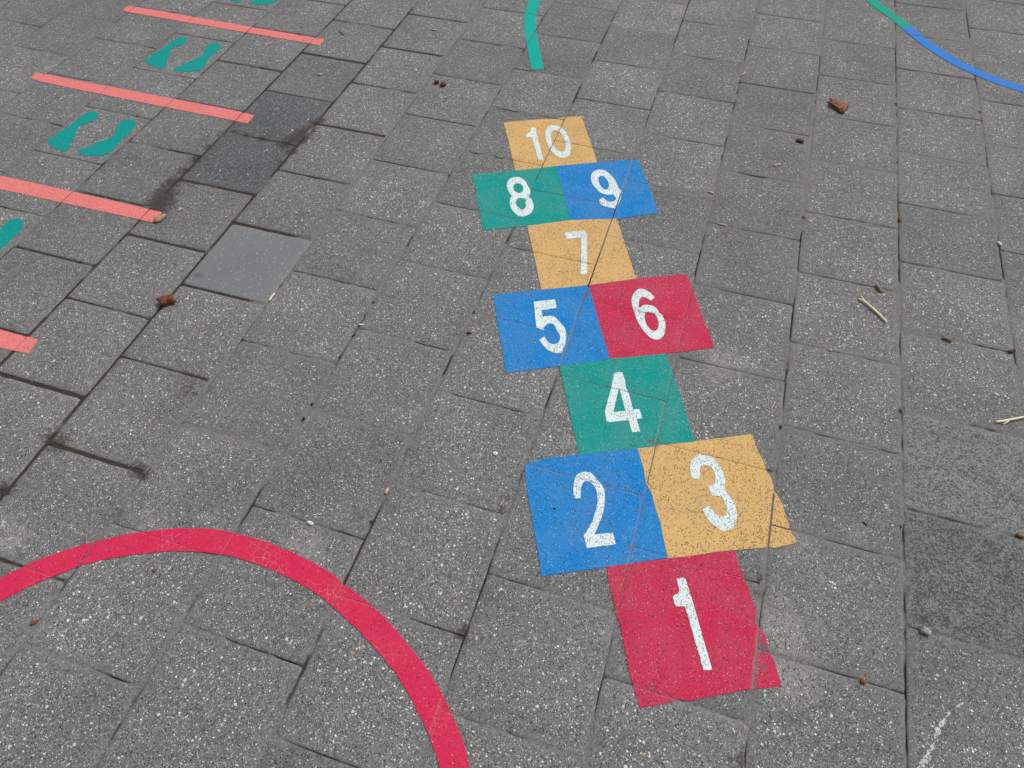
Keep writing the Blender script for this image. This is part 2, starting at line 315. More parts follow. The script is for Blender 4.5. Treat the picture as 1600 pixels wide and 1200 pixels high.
PALE = [(-0.472, 1.366, 0.05, 0.8), (-0.441, 1.400, 0.03, 0.6), (-1.998, 0.342, 0.035, 0.9), (-2.031, 0.349, 0.04, 0.7), (-1.324, 0.537, 0.035, 0.9), (-1.359, 0.509, 0.03, 0.7),
         (-1.274, 0.503, 0.03, 0.6), (-1.372, 0.473, 0.03, 0.6), (-0.265, 0.675, 0.05, 0.9), (-0.240, 0.619, 0.05, 0.85), (-0.230, 0.568, 0.045, 0.9), (-0.276, 0.724, 0.04, 0.6),
         (-0.216, 0.655, 0.06, 0.5), (-0.577, 0.459, 0.03, 0.5), (-0.610, 0.545, 0.025, 0.5), (-0.539, 0.406, 0.03, 0.5), (-2.633, 2.253, 0.04, 0.55), (-3.311, 2.131, 0.05, 0.6),
         (-3.207, 2.060, 0.04, 0.5), (-0.936, 3.388, 0.06, 0.6), (-0.893, 3.216, 0.03, 0.5), (-0.255, 0.899, 0.03, 0.7), (-0.112, 0.953, 0.035, 0.55), (-0.231, 0.865, 0.04, 0.5),
         (-1.362, 2.668, 0.03, 0.6), (-1.323, 2.670, 0.02, 0.5), (-2.713, 2.239, 0.02, 0.8), (-2.914, 2.202, 0.025, 0.5), (-1.710, 0.467, 0.04, 0.6), (-1.569, 0.520, 0.03, 0.6),
         (-1.671, 0.488, 0.03, 0.5), (-1.326, 0.305, 0.03, 0.2), (-0.313, 2.248, 0.03, 0.3), (-0.400, 1.064, 0.03, 0.3), (-0.737, 2.008, 0.04, 0.4), (-0.828, 2.087, 0.05, 0.4),
         (-1.567, 1.337, 0.025, 0.4), (-1.296, 2.437, 0.03, 0.4), (-0.290, 2.409, 0.02, 0.5), (-1.838, 0.310, 0.03, 0.5), (-1.864, 0.278, 0.03, 0.4), (-0.047, 0.708, 0.05, 0.3),
         (-1.213, 0.444, 0.03, 0.4), (-0.915, 0.379, 0.03, 0.3), (-0.185, 0.814, 0.06, 0.35), (-0.646, 0.577, 0.03, 0.4), (-0.185, 1.480, 0.05, 0.25), (-0.048, 1.214, 0.04, 0.25)]
def field(lst, x, y):
    v = 0
    for (px, py, r, s) in lst:
        d = math.hypot(x-px, y-py)
        if d < 2.2*r: v = max(v, s*max(0, 1-(d/(2.2*r))**1.3))
    return v
SPECIAL = {(8, 5): 'dark slab', (8, 6): 'dark slab', (7, 4): 'smooth slab', (0, 3): 'granite slab', (0, 2): 'granite slab'}

def paver_mesh(cells, name, full=True, local=None):
    V, F, A = [], [], {'edge': [], 'stain': [], 'pale': [], 'tone': [], 'seed': []}
    for (k, j) in cells:
        gl, gr = rgap(k)/2, rgap(k-1)/2
        jr = lambda s: (hsh('e', k, j, s)-.5)*.0016
        x0, x1 = rowx(k)+gl+jr(0), rowx(k-1)-gr+jr(1)
        y0, y1 = joint_y(k, j)+cgap(k, j)/2+jr(2), joint_y(k, j+1)-cgap(k, j+1)/2+jr(3)
        sk = (hsh('sk', k, j)-.5)*.003
        cx, cy = centre(k, j)
        near = -4.6 < cx < 1.4 and -.9 < cy < 4.4
        L = x1-x0; ds = [0, .0025, .006, .012, .022]
        mid = [.022 + (L-.044)*i/12 for i in range(1, 12)] if near else [L/2]
        ts = [d/L for d in ds] + [m_/L for m_ in mid] + [1-d/L for d in reversed(ds)]
        ef = 1 if k <= 2 else .55
        n = len(ts); b0 = len(V); tone = hsh('tone', k, j); seed = hsh('seed', k, j)
        if (k, j) in TONE: tone = TONE[(k, j)]
        chip = {}
        for iy, ty in enumerate(ts):
            for ix, tx in enumerate(ts):
                x = x0+(x1-x0)*tx; y = y0+(y1-y0)*ty + sk*(tx-.5)
                db = min(tx, 1-tx, )*L; dc = min(ty, 1-ty)*L; d = min(db, dc)
                z = pz(k, j, x, y)
                z -= .0016*max(0, 1-d/.006)**2 + .0004*max(0, 1-d/.022)
                if near:
                    rr = max(0, .012-db)+max(0, .012-dc)
                    nz = noise.noise(Vector((x*45, y*45, seed*50)))
                    if d < .004:                                   # crumbled arrises
                        w = 1-d/.004; s_ = nz*.0018*w
                        if d == db: x += s_ if tx < .5 else -s_
                        else: y += s_ if ty < .5 else -s_
                        z -= abs(nz)*.0012*w
                        if rr > .017: z -= .0025
                x_, y_ = x, y
                V.append((x, y, z)); A['edge'].append(max(0, 1-d/.022)*ef if d < .022 else 0)
                A['stain'].append(field(STAIN, x, y) if near else 0); A['pale'].append(field(PALE, x, y) if near else 0)
                A['tone'].append(tone); A['seed'].append(seed)
        for iy in range(n-1):
            for ix in range(n-1):
                a = b0+iy*n+ix; F.append((a, a+1, a+n+1, a+n))
        ring = [b0+i for i in range(n)]+[b0+i*n+n-1 for i in range(1, n)]+[b0+(n-1)*n+i for i in range(n-2, -1, -1)]+[b0+i*n for i in range(n-2, 0, -1)]
        s0 = len(V)
        for q in ring:
            V.append((V[q][0], V[q][1], -.03))
            for key in A: A[key].append(A[key][q])
        for i in range(len(ring)):
            i2 = (i+1) % len(ring); F.append((ring[i2], ring[i], s0+i, s0+i2))
    me = bpy.data.meshes.new(name); me.from_pydata(V, [], F); me.update()
    for key, vals in A.items():
        at = me.attributes.new(key, 'FLOAT', 'POINT'); at.data.foreach_set('value', vals)
    me.polygons.foreach_set('use_smooth', [True]*len(me.polygons))
    return me
TONE = {(10, 5): .8, (10, 7): .75, (10, 3): .8, (10, 9): .75, (0, 3): .85, (0, 2): .15, (7, 4): .5, (8, 5): .3, (8, 6): .45}
cells = [(k, j) for k in range(KX0, KX1) for j in jrange(k) if (k, j) not in SPECIAL]
pav = link('pavement', paver_mesh(cells, 'pavement'), M['paver']); pav['kind'] = 'structure'

SLABS = [((7, 4), 'smooth slab', 'smooth plain light grey concrete slab set among the speckled pavers'),
         ((8, 6), 'dark slab', 'dark bluish grey paving slab beside the end of the second pink line, the farther of two dark slabs'),
         ((8, 5), 'dark slab', 'dark bluish grey paving slab with brown dirt along its edges, the nearer of two dark slabs'),
         ((0, 3), 'granite slab', 'pale salt and pepper speckled slab at the right edge, farther of two speckled slabs'),
         ((0, 2), 'granite slab', 'dark blue grey speckled slab at the right edge, nearer of two speckled slabs')]
for (k, j), mt, lab in SLABS:
    o = link('paving_slab', paver_mesh([(k, j)], 'paving_slab'), M[mt])
    cx, cy = centre(k, j); o.data.transform(Matrix.Translation((-cx, -cy, 0))); o.location = (cx, cy, 0)
    tag(o, lab, 'paving slab')

# joint sand: narrow strips, partly flush with the slabs and partly washed out
V, F, FI = [], [], []
def sand_strip(pts, half, nx, ny, base):
    b = len(V)
    for i, (x, y) in enumerate(pts):
        f = .5 + .9*noise.noise(Vector((x*6, y*6, 3.1))) + .5*noise.noise(Vector((x*23, y*23, 9.7)))
        f = max(0, min(1, f*base*2))
        z = (-.0058 + f*.0050) if base > .45 else (-.0030 + f*.0022)
        z += ground_z(x, y)*.6
        for s in (-1, 0, 1):
            V.append((x+nx*s*half, y+ny*s*half, z - (.0006 if s == 0 else 0) + .0006*noise.noise(Vector((x*160+s, y*160, 0))))); FI.append(f)
    for i in range(len(pts)-1):
        a = b+i*3
        for s in (0, 1): F.append((a+s, a+s+1, a+s+4, a+s+3))
ROWFILL = {-1: .85, 0: .7, 1: .95, 2: .95, 3: .85, 4: .66, 5: .8, 6: .98, 7: .32, 8: .26, 9: .42, 10: .55, 11: .6}
for k in range(-6, 14):
    y = -.8; pts = []
    while y < 4.4: pts.append((rowx(k), y)); y += .008
    sand_strip(pts, .009, 1, 0, ROWFILL.get(k, .5))
for k in range(-5, 14):
    for j in jrange(k):
        yy = joint_y(k, j)
        if not -.8 < yy < 4.4: continue
        x0, x1 = rowx(k)+.009, rowx(k-1)-.009
        pts = [(x0+(x1-x0)*i/34, yy) for i in range(35)]
        b = {7: .32, 8: .30, 9: .4, 10: .5}.get(k, .85)*(.6+.7*hsh('sf', k, j))
        if k == 0 and j == 3: b = .35
        sand_strip(pts, .008, 0, -1, b)
me = bpy.data.meshes.new('joint_sand'); me.from_pydata(V, [], F); me.update()
at = me.attributes.new('fill', 'FLOAT', 'POINT'); at.data.foreach_set('value', FI)
o = link('joint_sand', me, M['sand']); o['kind'] = 'structure'
me = bpy.data.meshes.new('ground'); me.from_pydata([(-150, -150, -.014), (150, -150, -.014), (150, 150, -.014), (-150, 150, -.014)], [], [(0, 1, 2, 3)])
o = link('ground', me, M['soil']); o['kind'] = 'structure'
# the square goes on beyond the detailed paving: plain slabs all around, out to the far side
me = bpy.data.meshes.new('outer_pavement'); xa, xb = rowx(KX1-1), rowx(KX0-1); ya, yb = YMIN+.35, YMAX-.35
R_ = 60; q = [(-R_, -R_), (R_, -R_), (R_, R_), (-R_, R_), (xa, ya), (xb, ya), (xb, yb), (xa, yb)]
me.from_pydata([(x, y, -.004) for x, y in q], [], [(0, 1, 5, 4), (1, 2, 6, 5), (2, 3, 7, 6), (3, 0, 4, 7)])
for nm, v_ in (('edge', 0), ('stain', 0), ('pale', 0), ('tone', .5), ('seed', .3)):
    at = me.attributes.new(nm, 'FLOAT', 'POINT'); at.data.foreach_set('value', [v_]*8)
o = link('outer_pavement', me, M['paver']); o['kind'] = 'structure'

# ------------------------------------------------------------------ paint that lies on the pavers, sags into the joints and cracks over them
def clip(poly, a, b, c):
    "keep a*x+b*y+c >= 0"
    out = []
    for i in range(len(poly)):
        p, q = poly[i-1], poly[i]
        dp, dq = a*p[0]+b*p[1]+c, a*q[0]+b*q[1]+c
        if dp >= 0: 
            if dq < 0:
                t = dp/(dp-dq); out.append((p[0]+(q[0]-p[0])*t, p[1]+(q[1]-p[1])*t))
            else: out.append(q)
        elif dq >= 0:
            t = dp/(dp-dq); out.append((p[0]+(q[0]-p[0])*t, p[1]+(q[1]-p[1])*t)); out.append(q)
    return out
def clip_rect(poly, r):
    for a, b, c in ((1, 0, -r[0]), (-1, 0, r[1]), (0, 1, -r[2]), (0, -1, r[3])):
        poly = clip(poly, a, b, c)
        if len(poly) < 3: return []
    return poly
def area(p): return abs(sum(p[i-1][0]*p[i][1]-p[i][0]*p[i-1][1] for i in range(len(p))))/2
def row_crack(k, y):
    if k == 4 and y > 2.0: return .0032
    if k == 3 and 1.42 < y < 2.02: return .0042
    if k == 2 and .93 < y < 1.08: return .0018
    if k == 1 and .72 < y < 1.0: return .0045
    if k == 5 and y > 2.8: return .0022
    if k in (6, 7, 8, 9, 10, 11): return .0030 + .0018*hsh('rc', k)
    return 0
def cross_crack(k, j):
    y = joint_y(k, j)
    d = {(4, 2.25): .0011, (5, 2.08): .0013, (3, 1.79): .0011, (4, 1.64): .0014, (3, 1.2): .0014, (2, 1.05): .0017, (1, .9): .0032, (5, 2.98): .0010}
    for (kk, yy), g in d.items():
        if kk == k and abs(yy-y) < .06: return g
    return 0
def jwear(kind, k, y):
    if kind == 'row':
        if k == 3 and (2.0 < y < 2.3 or 1.25 < y < 1.45): return 1.0
        if k == 2 and .7 < y < 1.2: return .85
        if k == 1 and .3 < y < .75: return 1.1
        if k == 3: return .75
        return .6
    return .45 + .3*hsh('jw', k, round(y, 2))
def rough_outline(poly, amp, step=.006):
    out = []; n = len(poly)
    for i in range(n):
        p, q = poly[i], poly[(i+1) % n]; L = math.hypot(q[0]-p[0], q[1]-p[1])
        m = max(1, int(L/step)); nx, ny = ((q[1]-p[1])/L, -(q[0]-p[0])/L) if L > 1e-9 else (0, 0)
        for s in range(m):
            t = s/m; x, y = p[0]+(q[0]-p[0])*t, p[1]+(q[1]-p[1])*t
            a = amp*(noise.noise(Vector((x*140, y*140, 1)))*1.1 + noise.noise(Vector((x*30, y*30, 5)))*.8)
            out.append((x+nx*a, y+ny*a))
    return out
TRIM = .011
def paint(name, outlines, mat, parent=None, lift=.0012, amp=.0008, tris=None):
    "outlines: [outer, hole, ...] in metres on the ground"
    if tris is None:
        pl = [[Vector((x, y, 0)) for x, y in rough_outline(o_, amp)] if len(o_) > 4 or i == 0 else [Vector((x, y, 0)) for x, y in o_] for i, o_ in enumerate(outlines)]
        flat = [v for l in pl for v in l]
        tris = [[(flat[i].x, flat[i].y) for i in t] for t in tessellate_polygon(pl)]
    bm = bmesh.new(); wl = bm.verts.layers.float.new('wear'); cache = {}
    def vert(k, j, x, y, z, w):
        key = (k, j, round(x, 5), round(y, 5))
        v = cache.get(key)
        if v is None:
            v = bm.verts.new((x, y, z)); v[wl] = w; cache[key] = v
        return v
    for tri in tris:
        xs = [p[0] for p in tri]; ys = [p[1] for p in tri]
        if area(tri) < 1e-9: continue
        for k in range(strip_of(max(xs)), strip_of(min(xs))+1):
            j0 = math.floor((min(ys)-off(k))/S)-1; j1 = math.floor((max(ys)-off(k))/S)+1
            for j in range(j0, j1+1):
                xa, xb, ya, yb = rowx(k), rowx(k-1), joint_y(k, j), joint_y(k, j+1)
                if max(xs) < xa or min(xs) > xb or max(ys) < ya or min(ys) > yb: continue
                ym = (ya+yb)/2
                ym = max(ya, min(yb, (min(ys)+max(ys))/2))
                rect = (xa+row_crack(k, ym)/2, xb-row_crack(k-1, ym)/2, ya+cross_crack(k, j)/2, yb-cross_crack(k, j+1)/2)
                body = clip_rect(list(tri), rect)
                if not body: continue
                wr = (jwear('row', k, ym), jwear('row', k-1, ym), jwear('c', k, ya), jwear('c', k, yb))
                # bands by distance to the joint so that the paint sags and wears there
                T3 = (0, .0035, TRIM)
                xsplit = [xa-1, xa+T3[1], xa+T3[2], xb-T3[2], xb-T3[1], xb+1]; ysplit = [ya-1, ya+T3[1], ya+T3[2], yb-T3[2], yb-T3[1], yb+1]
                for a in range(5):
                    col_ = clip(clip(body, 1, 0, -xsplit[a]), -1, 0, xsplit[a+1]) if len(body) > 2 else []
                    if len(col_) < 3: continue
                    for b in range(5):
                        pc = clip(clip(col_, 0, 1, -ysplit[b]), 0, -1, ysplit[b+1])
                        if len(pc) < 3 or area(pc) < 2e-9: continue
                        vsx = []
                        for (x, y) in pc:
                            dd = (x-xa, xb-x, y-ya, yb-y); w = 0; sag = 0
                            for d_, f_ in zip(dd, wr):
                                t_ = max(0, 1-d_/TRIM); w = max(w, t_*f_)
                                sag = max(sag, .0005*t_ + .0011*max(0, 1-d_/.0035))
                            v = vert(k, j, x, y, pz(k, j, x, y)+lift-sag, w)
                            if v not in vsx: vsx.append(v)
                        if len(vsx) > 2:
                            try: bm.faces.new(vsx)
                            except ValueError: pass
    bmesh.ops.recalc_face_normals(bm, faces=bm.faces)
    if sum(f.normal.z*f.calc_area() for f in bm.faces) < 0: bmesh.ops.reverse_faces(bm, faces=bm.faces)
    bd = [e for e in bm.edges if len(e.link_faces) == 1]
    ret = bmesh.ops.extrude_edge_only(bm, edges=bd)
    for g in ret['geom']:
        if isinstance(g, bmesh.types.BMVert): g.co.z -= .0026
    me_ = bpy.data.meshes.new(name); bm.to_mesh(me_); bm.free()
    return link(name, me_, mat, parent)
def strip_tris(left, right):
    t = []
    for i in range(len(left)-1):
        t.append([left[i], right[i], right[i+1]]); t.append([left[i], right[i+1], left[i+1]])
    return t

NUM = {'10': [[[[-1.3088,2.2986],[-1.2964,2.3076],[-1.2876,2.2965],[-1.2652,2.2436],[-1.2082,2.1222],[-1.2266,2.1157],[-1.283,2.2372],[-1.2912,2.2397],[-1.3041,2.2336],[-1.3127,2.2521],[-1.3123,2.2531],[-1.3118,2.2544],[-1.3112,2.256],[-1.3104,2.2577],[-1.3095,2.2595],[-1.3082,2.2614],[-1.3066,2.2633],[-1.305,2.2654],[-1.3036,2.2676],[-1.3028,2.2702],[-1.3026,2.2732],[-1.303,2.2766],[-1.3037,2.2801],[-1.3045,2.2836],[-1.3052,2.2867],[-1.3059,2.2895],[-1.3067,2.2923],[-1.3075,2.2949],[-1.3083,2.297]]],[[[-1.231,2.3411],[-1.2266,2.3416],[-1.2214,2.3416],[-1.2158,2.3409],[-1.2103,2.3395],[-1.2051,2.3374],[-1.2003,2.3345],[-1.1957,2.3309],[-1.1912,2.3266],[-1.1867,2.3218],[-1.1821,2.3164],[-1.1772,2.3102],[-1.1722,2.3034],[-1.1672,2.296],[-1.1624,2.2885],[-1.158,2.2812],[-1.1541,2.274],[-1.1505,2.2667],[-1.1471,2.2593],[-1.144,2.252],[-1.1411,2.2446],[-1.1382,2.237],[-1.1355,2.2294],[-1.133,2.2217],[-1.1309,2.2142],[-1.1293,2.2071],[-1.1281,2.2002],[-1.1273,2.1934],[-1.1268,2.1868],[-1.1269,2.1807],[-1.1276,2.1753],[-1.1289,2.1703],[-1.1308,2.1658],[-1.1332,2.1618],[-1.136,2.1584],[-1.139,2.1557],[-1.1424,2.1535],[-1.1462,2.1518],[-1.1503,2.1508],[-1.1547,2.1506],[-1.1592,2.1514],[-1.1642,2.1534],[-1.1696,2.1565],[-1.1751,2.1605],[-1.1806,2.1648],[-1.1857,2.1692],[-1.1903,2.1737],[-1.1948,2.1785],[-1.199,2.1837],[-1.2032,2.1892],[-1.2073,2.195],[-1.2115,2.2014],[-1.2156,2.2083],[-1.2196,2.2156],[-1.2234,2.2229],[-1.227,2.2303],[-1.2306,2.2376],[-1.234,2.2451],[-1.2372,2.2526],[-1.2401,2.2601],[-1.2426,2.2676],[-1.2447,2.2751],[-1.2464,2.2828],[-1.2478,2.2903],[-1.2488,2.2975],[-1.2493,2.3041],[-1.2493,2.3101],[-1.2489,2.3156],[-1.2481,2.3207],[-1.2468,2.3253],[-1.2452,2.3293],[-1.2432,2.3327],[-1.2408,2.3357],[-1.238,2.3381],[-1.2348,2.3399]],[[-1.2156,2.3124],[-1.2125,2.312],[-1.2089,2.3107],[-1.205,2.3088],[-1.201,2.3062],[-1.197,2.3031],[-1.1931,2.2994],[-1.189,2.2951],[-1.1849,2.2903],[-1.1809,2.285],[-1.1771,2.2795],[-1.1735,2.2734],[-1.1701,2.2667],[-1.1668,2.2597],[-1.1637,2.2529],[-1.161,2.2467],[-1.1585,2.2411],[-1.1562,2.2358],[-1.1542,2.2308],[-1.1525,2.2258],[-1.1512,2.2208],[-1.1501,2.2153],[-1.1494,2.2095],[-1.149,2.2039],[-1.149,2.1988],[-1.1495,2.1947],[-1.1505,2.1915],[-1.152,2.189],[-1.154,2.1872],[-1.1563,2.1861],[-1.159,2.1856],[-1.1623,2.186],[-1.1661,2.1873],[-1.1702,2.1891],[-1.1743,2.1914],[-1.1781,2.1939],[-1.1816,2.1966],[-1.185,2.1995],[-1.1883,2.2028],[-1.1916,2.2067],[-1.1949,2.2112],[-1.1985,2.2166],[-1.2022,2.2228],[-1.2058,2.2295],[-1.2093,2.2364],[-1.2124,2.2432],[-1.2152,2.2501],[-1.2178,2.2572],[-1.2202,2.2644],[-1.2222,2.2713],[-1.2238,2.2777],[-1.2249,2.2836],[-1.2257,2.2892],[-1.226,2.2944],[-1.2259,2.299],[-1.2254,2.3029],[-1.2243,2.3061],[-1.2227,2.3087],[-1.2207,2.3107],[-1.2183,2.312]]]],
 '8': [[[[-1.2679,1.9982],[-1.2645,1.999],[-1.2612,1.9992],[-1.2579,1.9989],[-1.2545,1.998],[-1.2511,1.9966],[-1.2474,1.9946],[-1.2437,1.992],[-1.2399,1.9889],[-1.2362,1.9855],[-1.2325,1.9818],[-1.2289,1.9777],[-1.2253,1.9731],[-1.2218,1.9684],[-1.2185,1.9637],[-1.2153,1.9593],[-1.2125,1.9555],[-1.2097,1.9519],[-1.2072,1.9484],[-1.2049,1.9449],[-1.203,1.9412],[-1.2014,1.9372],[-1.2002,1.933],[-1.1993,1.9287],[-1.1986,1.9247],[-1.1981,1.921],[-1.198,1.9174],[-1.1982,1.9139],[-1.1986,1.9108],[-1.1991,1.9081],[-1.1993,1.9062],[-1.1974,1.9051],[-1.1946,1.9036],[-1.1914,1.9018],[-1.1881,1.8994],[-1.185,1.8963],[-1.1821,1.8925],[-1.1791,1.8879],[-1.1762,1.8828],[-1.1735,1.8775],[-1.1712,1.8724],[-1.1692,1.8673],[-1.1675,1.8621],[-1.1661,1.8568],[-1.1651,1.8516],[-1.1646,1.8465],[-1.1646,1.8415],[-1.165,1.8365],[-1.1659,1.8316],[-1.1671,1.827],[-1.1687,1.8228],[-1.1706,1.819],[-1.1731,1.8154],[-1.1758,1.8121],[-1.1787,1.8092],[-1.1816,1.8068],[-1.1846,1.8048],[-1.1877,1.8031],[-1.1909,1.8019],[-1.1942,1.8012],[-1.1976,1.8011],[-1.2011,1.8017],[-1.2047,1.803],[-1.2083,1.8047],[-1.2121,1.807],[-1.2159,1.8098],[-1.2199,1.8132],[-1.2242,1.8173],[-1.2284,1.8218],[-1.2325,1.8265],[-1.2361,1.8311],[-1.2392,1.8358],[-1.242,1.8406],[-1.2445,1.8455],[-1.2467,1.8504],[-1.2487,1.8552],[-1.2504,1.86],[-1.2518,1.8649],[-1.2529,1.8697],[-1.2538,1.8742],[-1.2544,1.8782],[-1.2546,1.8819],[-1.2544,1.8854],[-1.254,1.8885],[-1.2536,1.891],[-1.2534,1.8929],[-1.2558,1.8955],[-1.2593,1.8991],[-1.2634,1.9034],[-1.2675,1.9081],[-1.2711,1.9127],[-1.2744,1.9173],[-1.2777,1.9222],[-1.2808,1.9272],[-1.2836,1.9323],[-1.2859,1.9373],[-1.2878,1.9422],[-1.2894,1.947],[-1.2905,1.9519],[-1.2912,1.9567],[-1.2914,1.9616],[-1.2911,1.9666],[-1.2903,1.9719],[-1.289,1.9771],[-1.2873,1.9819],[-1.2852,1.986],[-1.2824,1.9895],[-1.279,1.9924],[-1.2753,1.9949],[-1.2715,1.9968]],[[-1.2554,1.9654],[-1.2532,1.9656],[-1.2508,1.9657],[-1.2482,1.9654],[-1.2457,1.9648],[-1.2432,1.9636],[-1.2408,1.9618],[-1.2383,1.9595],[-1.2359,1.9568],[-1.2337,1.9538],[-1.2318,1.9505],[-1.2301,1.9468],[-1.2285,1.9427],[-1.2272,1.9384],[-1.2263,1.9341],[-1.2261,1.9303],[-1.2265,1.9268],[-1.2276,1.9232],[-1.2291,1.9199],[-1.2309,1.9172],[-1.233,1.9155],[-1.2354,1.9147],[-1.2384,1.9148],[-1.2415,1.9155],[-1.2447,1.9167],[-1.2476,1.9182],[-1.2502,1.92],[-1.2529,1.9223],[-1.2553,1.925],[-1.2576,1.9279],[-1.2596,1.9308],[-1.2613,1.934],[-1.2628,1.9374],[-1.264,1.9408],[-1.265,1.9443],[-1.2655,1.9474],[-1.2656,1.9503],[-1.2653,1.9531],[-1.2648,1.9557],[-1.2639,1.958],[-1.263,1.96],[-1.2618,1.9617],[-1.2605,1.963],[-1.259,1.9641],[-1.2573,1.9649]],[[-1.2202,1.8925],[-1.2178,1.893],[-1.2152,1.8934],[-1.2125,1.8935],[-1.21,1.8934],[-1.2078,1.8928],[-1.206,1.8917],[-1.2044,1.8901],[-1.203,1.8882],[-1.2019,1.8862],[-1.2011,1.8842],[-1.2007,1.8823],[-1.2008,1.8802],[-1.2011,1.8781],[-1.2012,1.8759],[-1.2008,1.8737],[-1.1998,1.8714],[-1.1984,1.8691],[-1.1968,1.8667],[-1.1953,1.8642],[-1.1942,1.8617],[-1.1935,1.859],[-1.1929,1.8563],[-1.1926,1.8535],[-1.1926,1.8508],[-1.193,1.8481],[-1.194,1.8451],[-1.1953,1.8417],[-1.197,1.8386],[-1.1991,1.8362],[-1.2014,1.835],[-1.2042,1.8353],[-1.2075,1.8367],[-1.2111,1.8389],[-1.2145,1.8414],[-1.2176,1.8439],[-1.2202,1.8463],[-1.2227,1.849],[-1.225,1.8519],[-1.227,1.8549],[-1.2287,1.8579],[-1.2301,1.8611],[-1.2312,1.8644],[-1.232,1.8679],[-1.2325,1.8712],[-1.2327,1.8743],[-1.2326,1.8774],[-1.232,1.8804],[-1.2312,1.8833],[-1.2302,1.8859],[-1.229,1.888],[-1.2276,1.8895],[-1.226,1.8906],[-1.2242,1.8914],[-1.2223,1.892]]]],
 '9': [[[[-1.0002,2.1252],[-0.9967,2.1261],[-0.9932,2.1267],[-0.9896,2.1268],[-0.9857,2.1261],[-0.9815,2.1245],[-0.9768,2.1217],[-0.9717,2.118],[-0.9663,2.1135],[-0.9611,2.1087],[-0.9561,2.1038],[-0.9514,2.0989],[-0.9469,2.0938],[-0.9425,2.0884],[-0.9383,2.0828],[-0.9341,2.0768],[-0.93,2.0699],[-0.9259,2.0623],[-0.922,2.0546],[-0.9183,2.0476],[-0.9152,2.042],[-0.9125,2.0383],[-0.9102,2.036],[-0.9082,2.0344],[-0.9064,2.0329],[-0.9048,2.0306],[-0.9035,2.0277],[-0.9024,2.0247],[-0.9015,2.0214],[-0.9008,2.0179],[-0.9001,2.014],[-0.8995,2.0096],[-0.899,2.0048],[-0.8986,1.9997],[-0.8983,1.9945],[-0.8981,1.9895],[-0.8979,1.9846],[-0.8978,1.9798],[-0.8977,1.9749],[-0.8979,1.9699],[-0.8982,1.9647],[-0.8989,1.9586],[-0.8999,1.9518],[-0.901,1.9451],[-0.902,1.9393],[-0.9027,1.9353],[-0.9049,1.935],[-0.9081,1.9345],[-0.9119,1.934],[-0.9159,1.9336],[-0.9198,1.9334],[-0.9236,1.9333],[-0.9278,1.9332],[-0.9319,1.9332],[-0.936,1.9335],[-0.9397,1.9342],[-0.9431,1.9351],[-0.9463,1.9364],[-0.9493,1.938],[-0.9521,1.9398],[-0.9547,1.9417],[-0.957,1.944],[-0.9592,1.9466],[-0.9612,1.9494],[-0.9628,1.9522],[-0.9639,1.9547],[-0.9646,1.957],[-0.9649,1.9591],[-0.9647,1.9612],[-0.9643,1.9633],[-0.9636,1.9655],[-0.9623,1.9681],[-0.9605,1.971],[-0.9585,1.9738],[-0.9566,1.9763],[-0.9554,1.978],[-0.9541,1.9765],[-0.9524,1.9744],[-0.9503,1.9719],[-0.9478,1.9696],[-0.9452,1.9677],[-0.9422,1.966],[-0.9388,1.9644],[-0.9353,1.9631],[-0.9317,1.9623],[-0.9285,1.9622],[-0.9255,1.9632],[-0.9225,1.9648],[-0.9197,1.967],[-0.9172,1.9694],[-0.9152,1.9717],[-0.9137,1.9741],[-0.9127,1.9769],[-0.9121,1.9796],[-0.9116,1.982],[-0.9112,1.9836],[-0.9261,2.0058],[-0.9284,2.0045],[-0.9314,2.0024],[-0.9351,2.0002],[-0.9391,1.9982],[-0.9431,1.997],[-0.9472,1.9964],[-0.9517,1.9961],[-0.9563,1.9963],[-0.9611,1.9972],[-0.9659,1.9989],[-0.9708,2.0016],[-0.976,2.0052],[-0.9811,2.0094],[-0.9861,2.0139],[-0.9907,2.0184],[-0.9949,2.0229],[-0.9988,2.0275],[-1.0024,2.0323],[-1.0058,2.0373],[-1.0089,2.0422],[-1.0118,2.0474],[-1.0145,2.0526],[-1.0169,2.058],[-1.0189,2.0633],[-1.0206,2.0685],[-1.022,2.0738],[-1.023,2.079],[-1.0237,2.0842],[-1.024,2.0892],[-1.0238,2.0941],[-1.0232,2.0988],[-1.022,2.1035],[-1.0205,2.108],[-1.0186,2.1121],[-1.0163,2.1156],[-1.0137,2.1184],[-1.0106,2.1208],[-1.0072,2.1227],[-1.0037,2.1242]],[[-0.9877,2.092],[-0.9857,2.0922],[-0.9834,2.092],[-0.9809,2.0914],[-0.9782,2.0902],[-0.9754,2.0883],[-0.9723,2.0854],[-0.9689,2.0817],[-0.9655,2.0774],[-0.9623,2.073],[-0.9595,2.0688],[-0.9573,2.0649],[-0.9555,2.0609],[-0.9539,2.0568],[-0.9526,2.0529],[-0.9516,2.049],[-0.9509,2.0451],[-0.9504,2.0412],[-0.9502,2.0374],[-0.9503,2.0339],[-0.9508,2.0309],[-0.9518,2.0281],[-0.953,2.0254],[-0.9547,2.0232],[-0.9566,2.0216],[-0.9587,2.0211],[-0.9612,2.0216],[-0.9641,2.0231],[-0.9673,2.0254],[-0.9704,2.0281],[-0.9734,2.0311],[-0.9764,2.0347],[-0.9794,2.039],[-0.9824,2.0436],[-0.9852,2.0482],[-0.9876,2.0526],[-0.9896,2.0569],[-0.9914,2.0611],[-0.993,2.0652],[-0.9942,2.0692],[-0.9951,2.0727],[-0.9956,2.076],[-0.9957,2.079],[-0.9955,2.0817],[-0.995,2.0841],[-0.9944,2.0862],[-0.9935,2.088],[-0.9924,2.0895],[-0.9911,2.0907],[-0.9895,2.0916]]]],
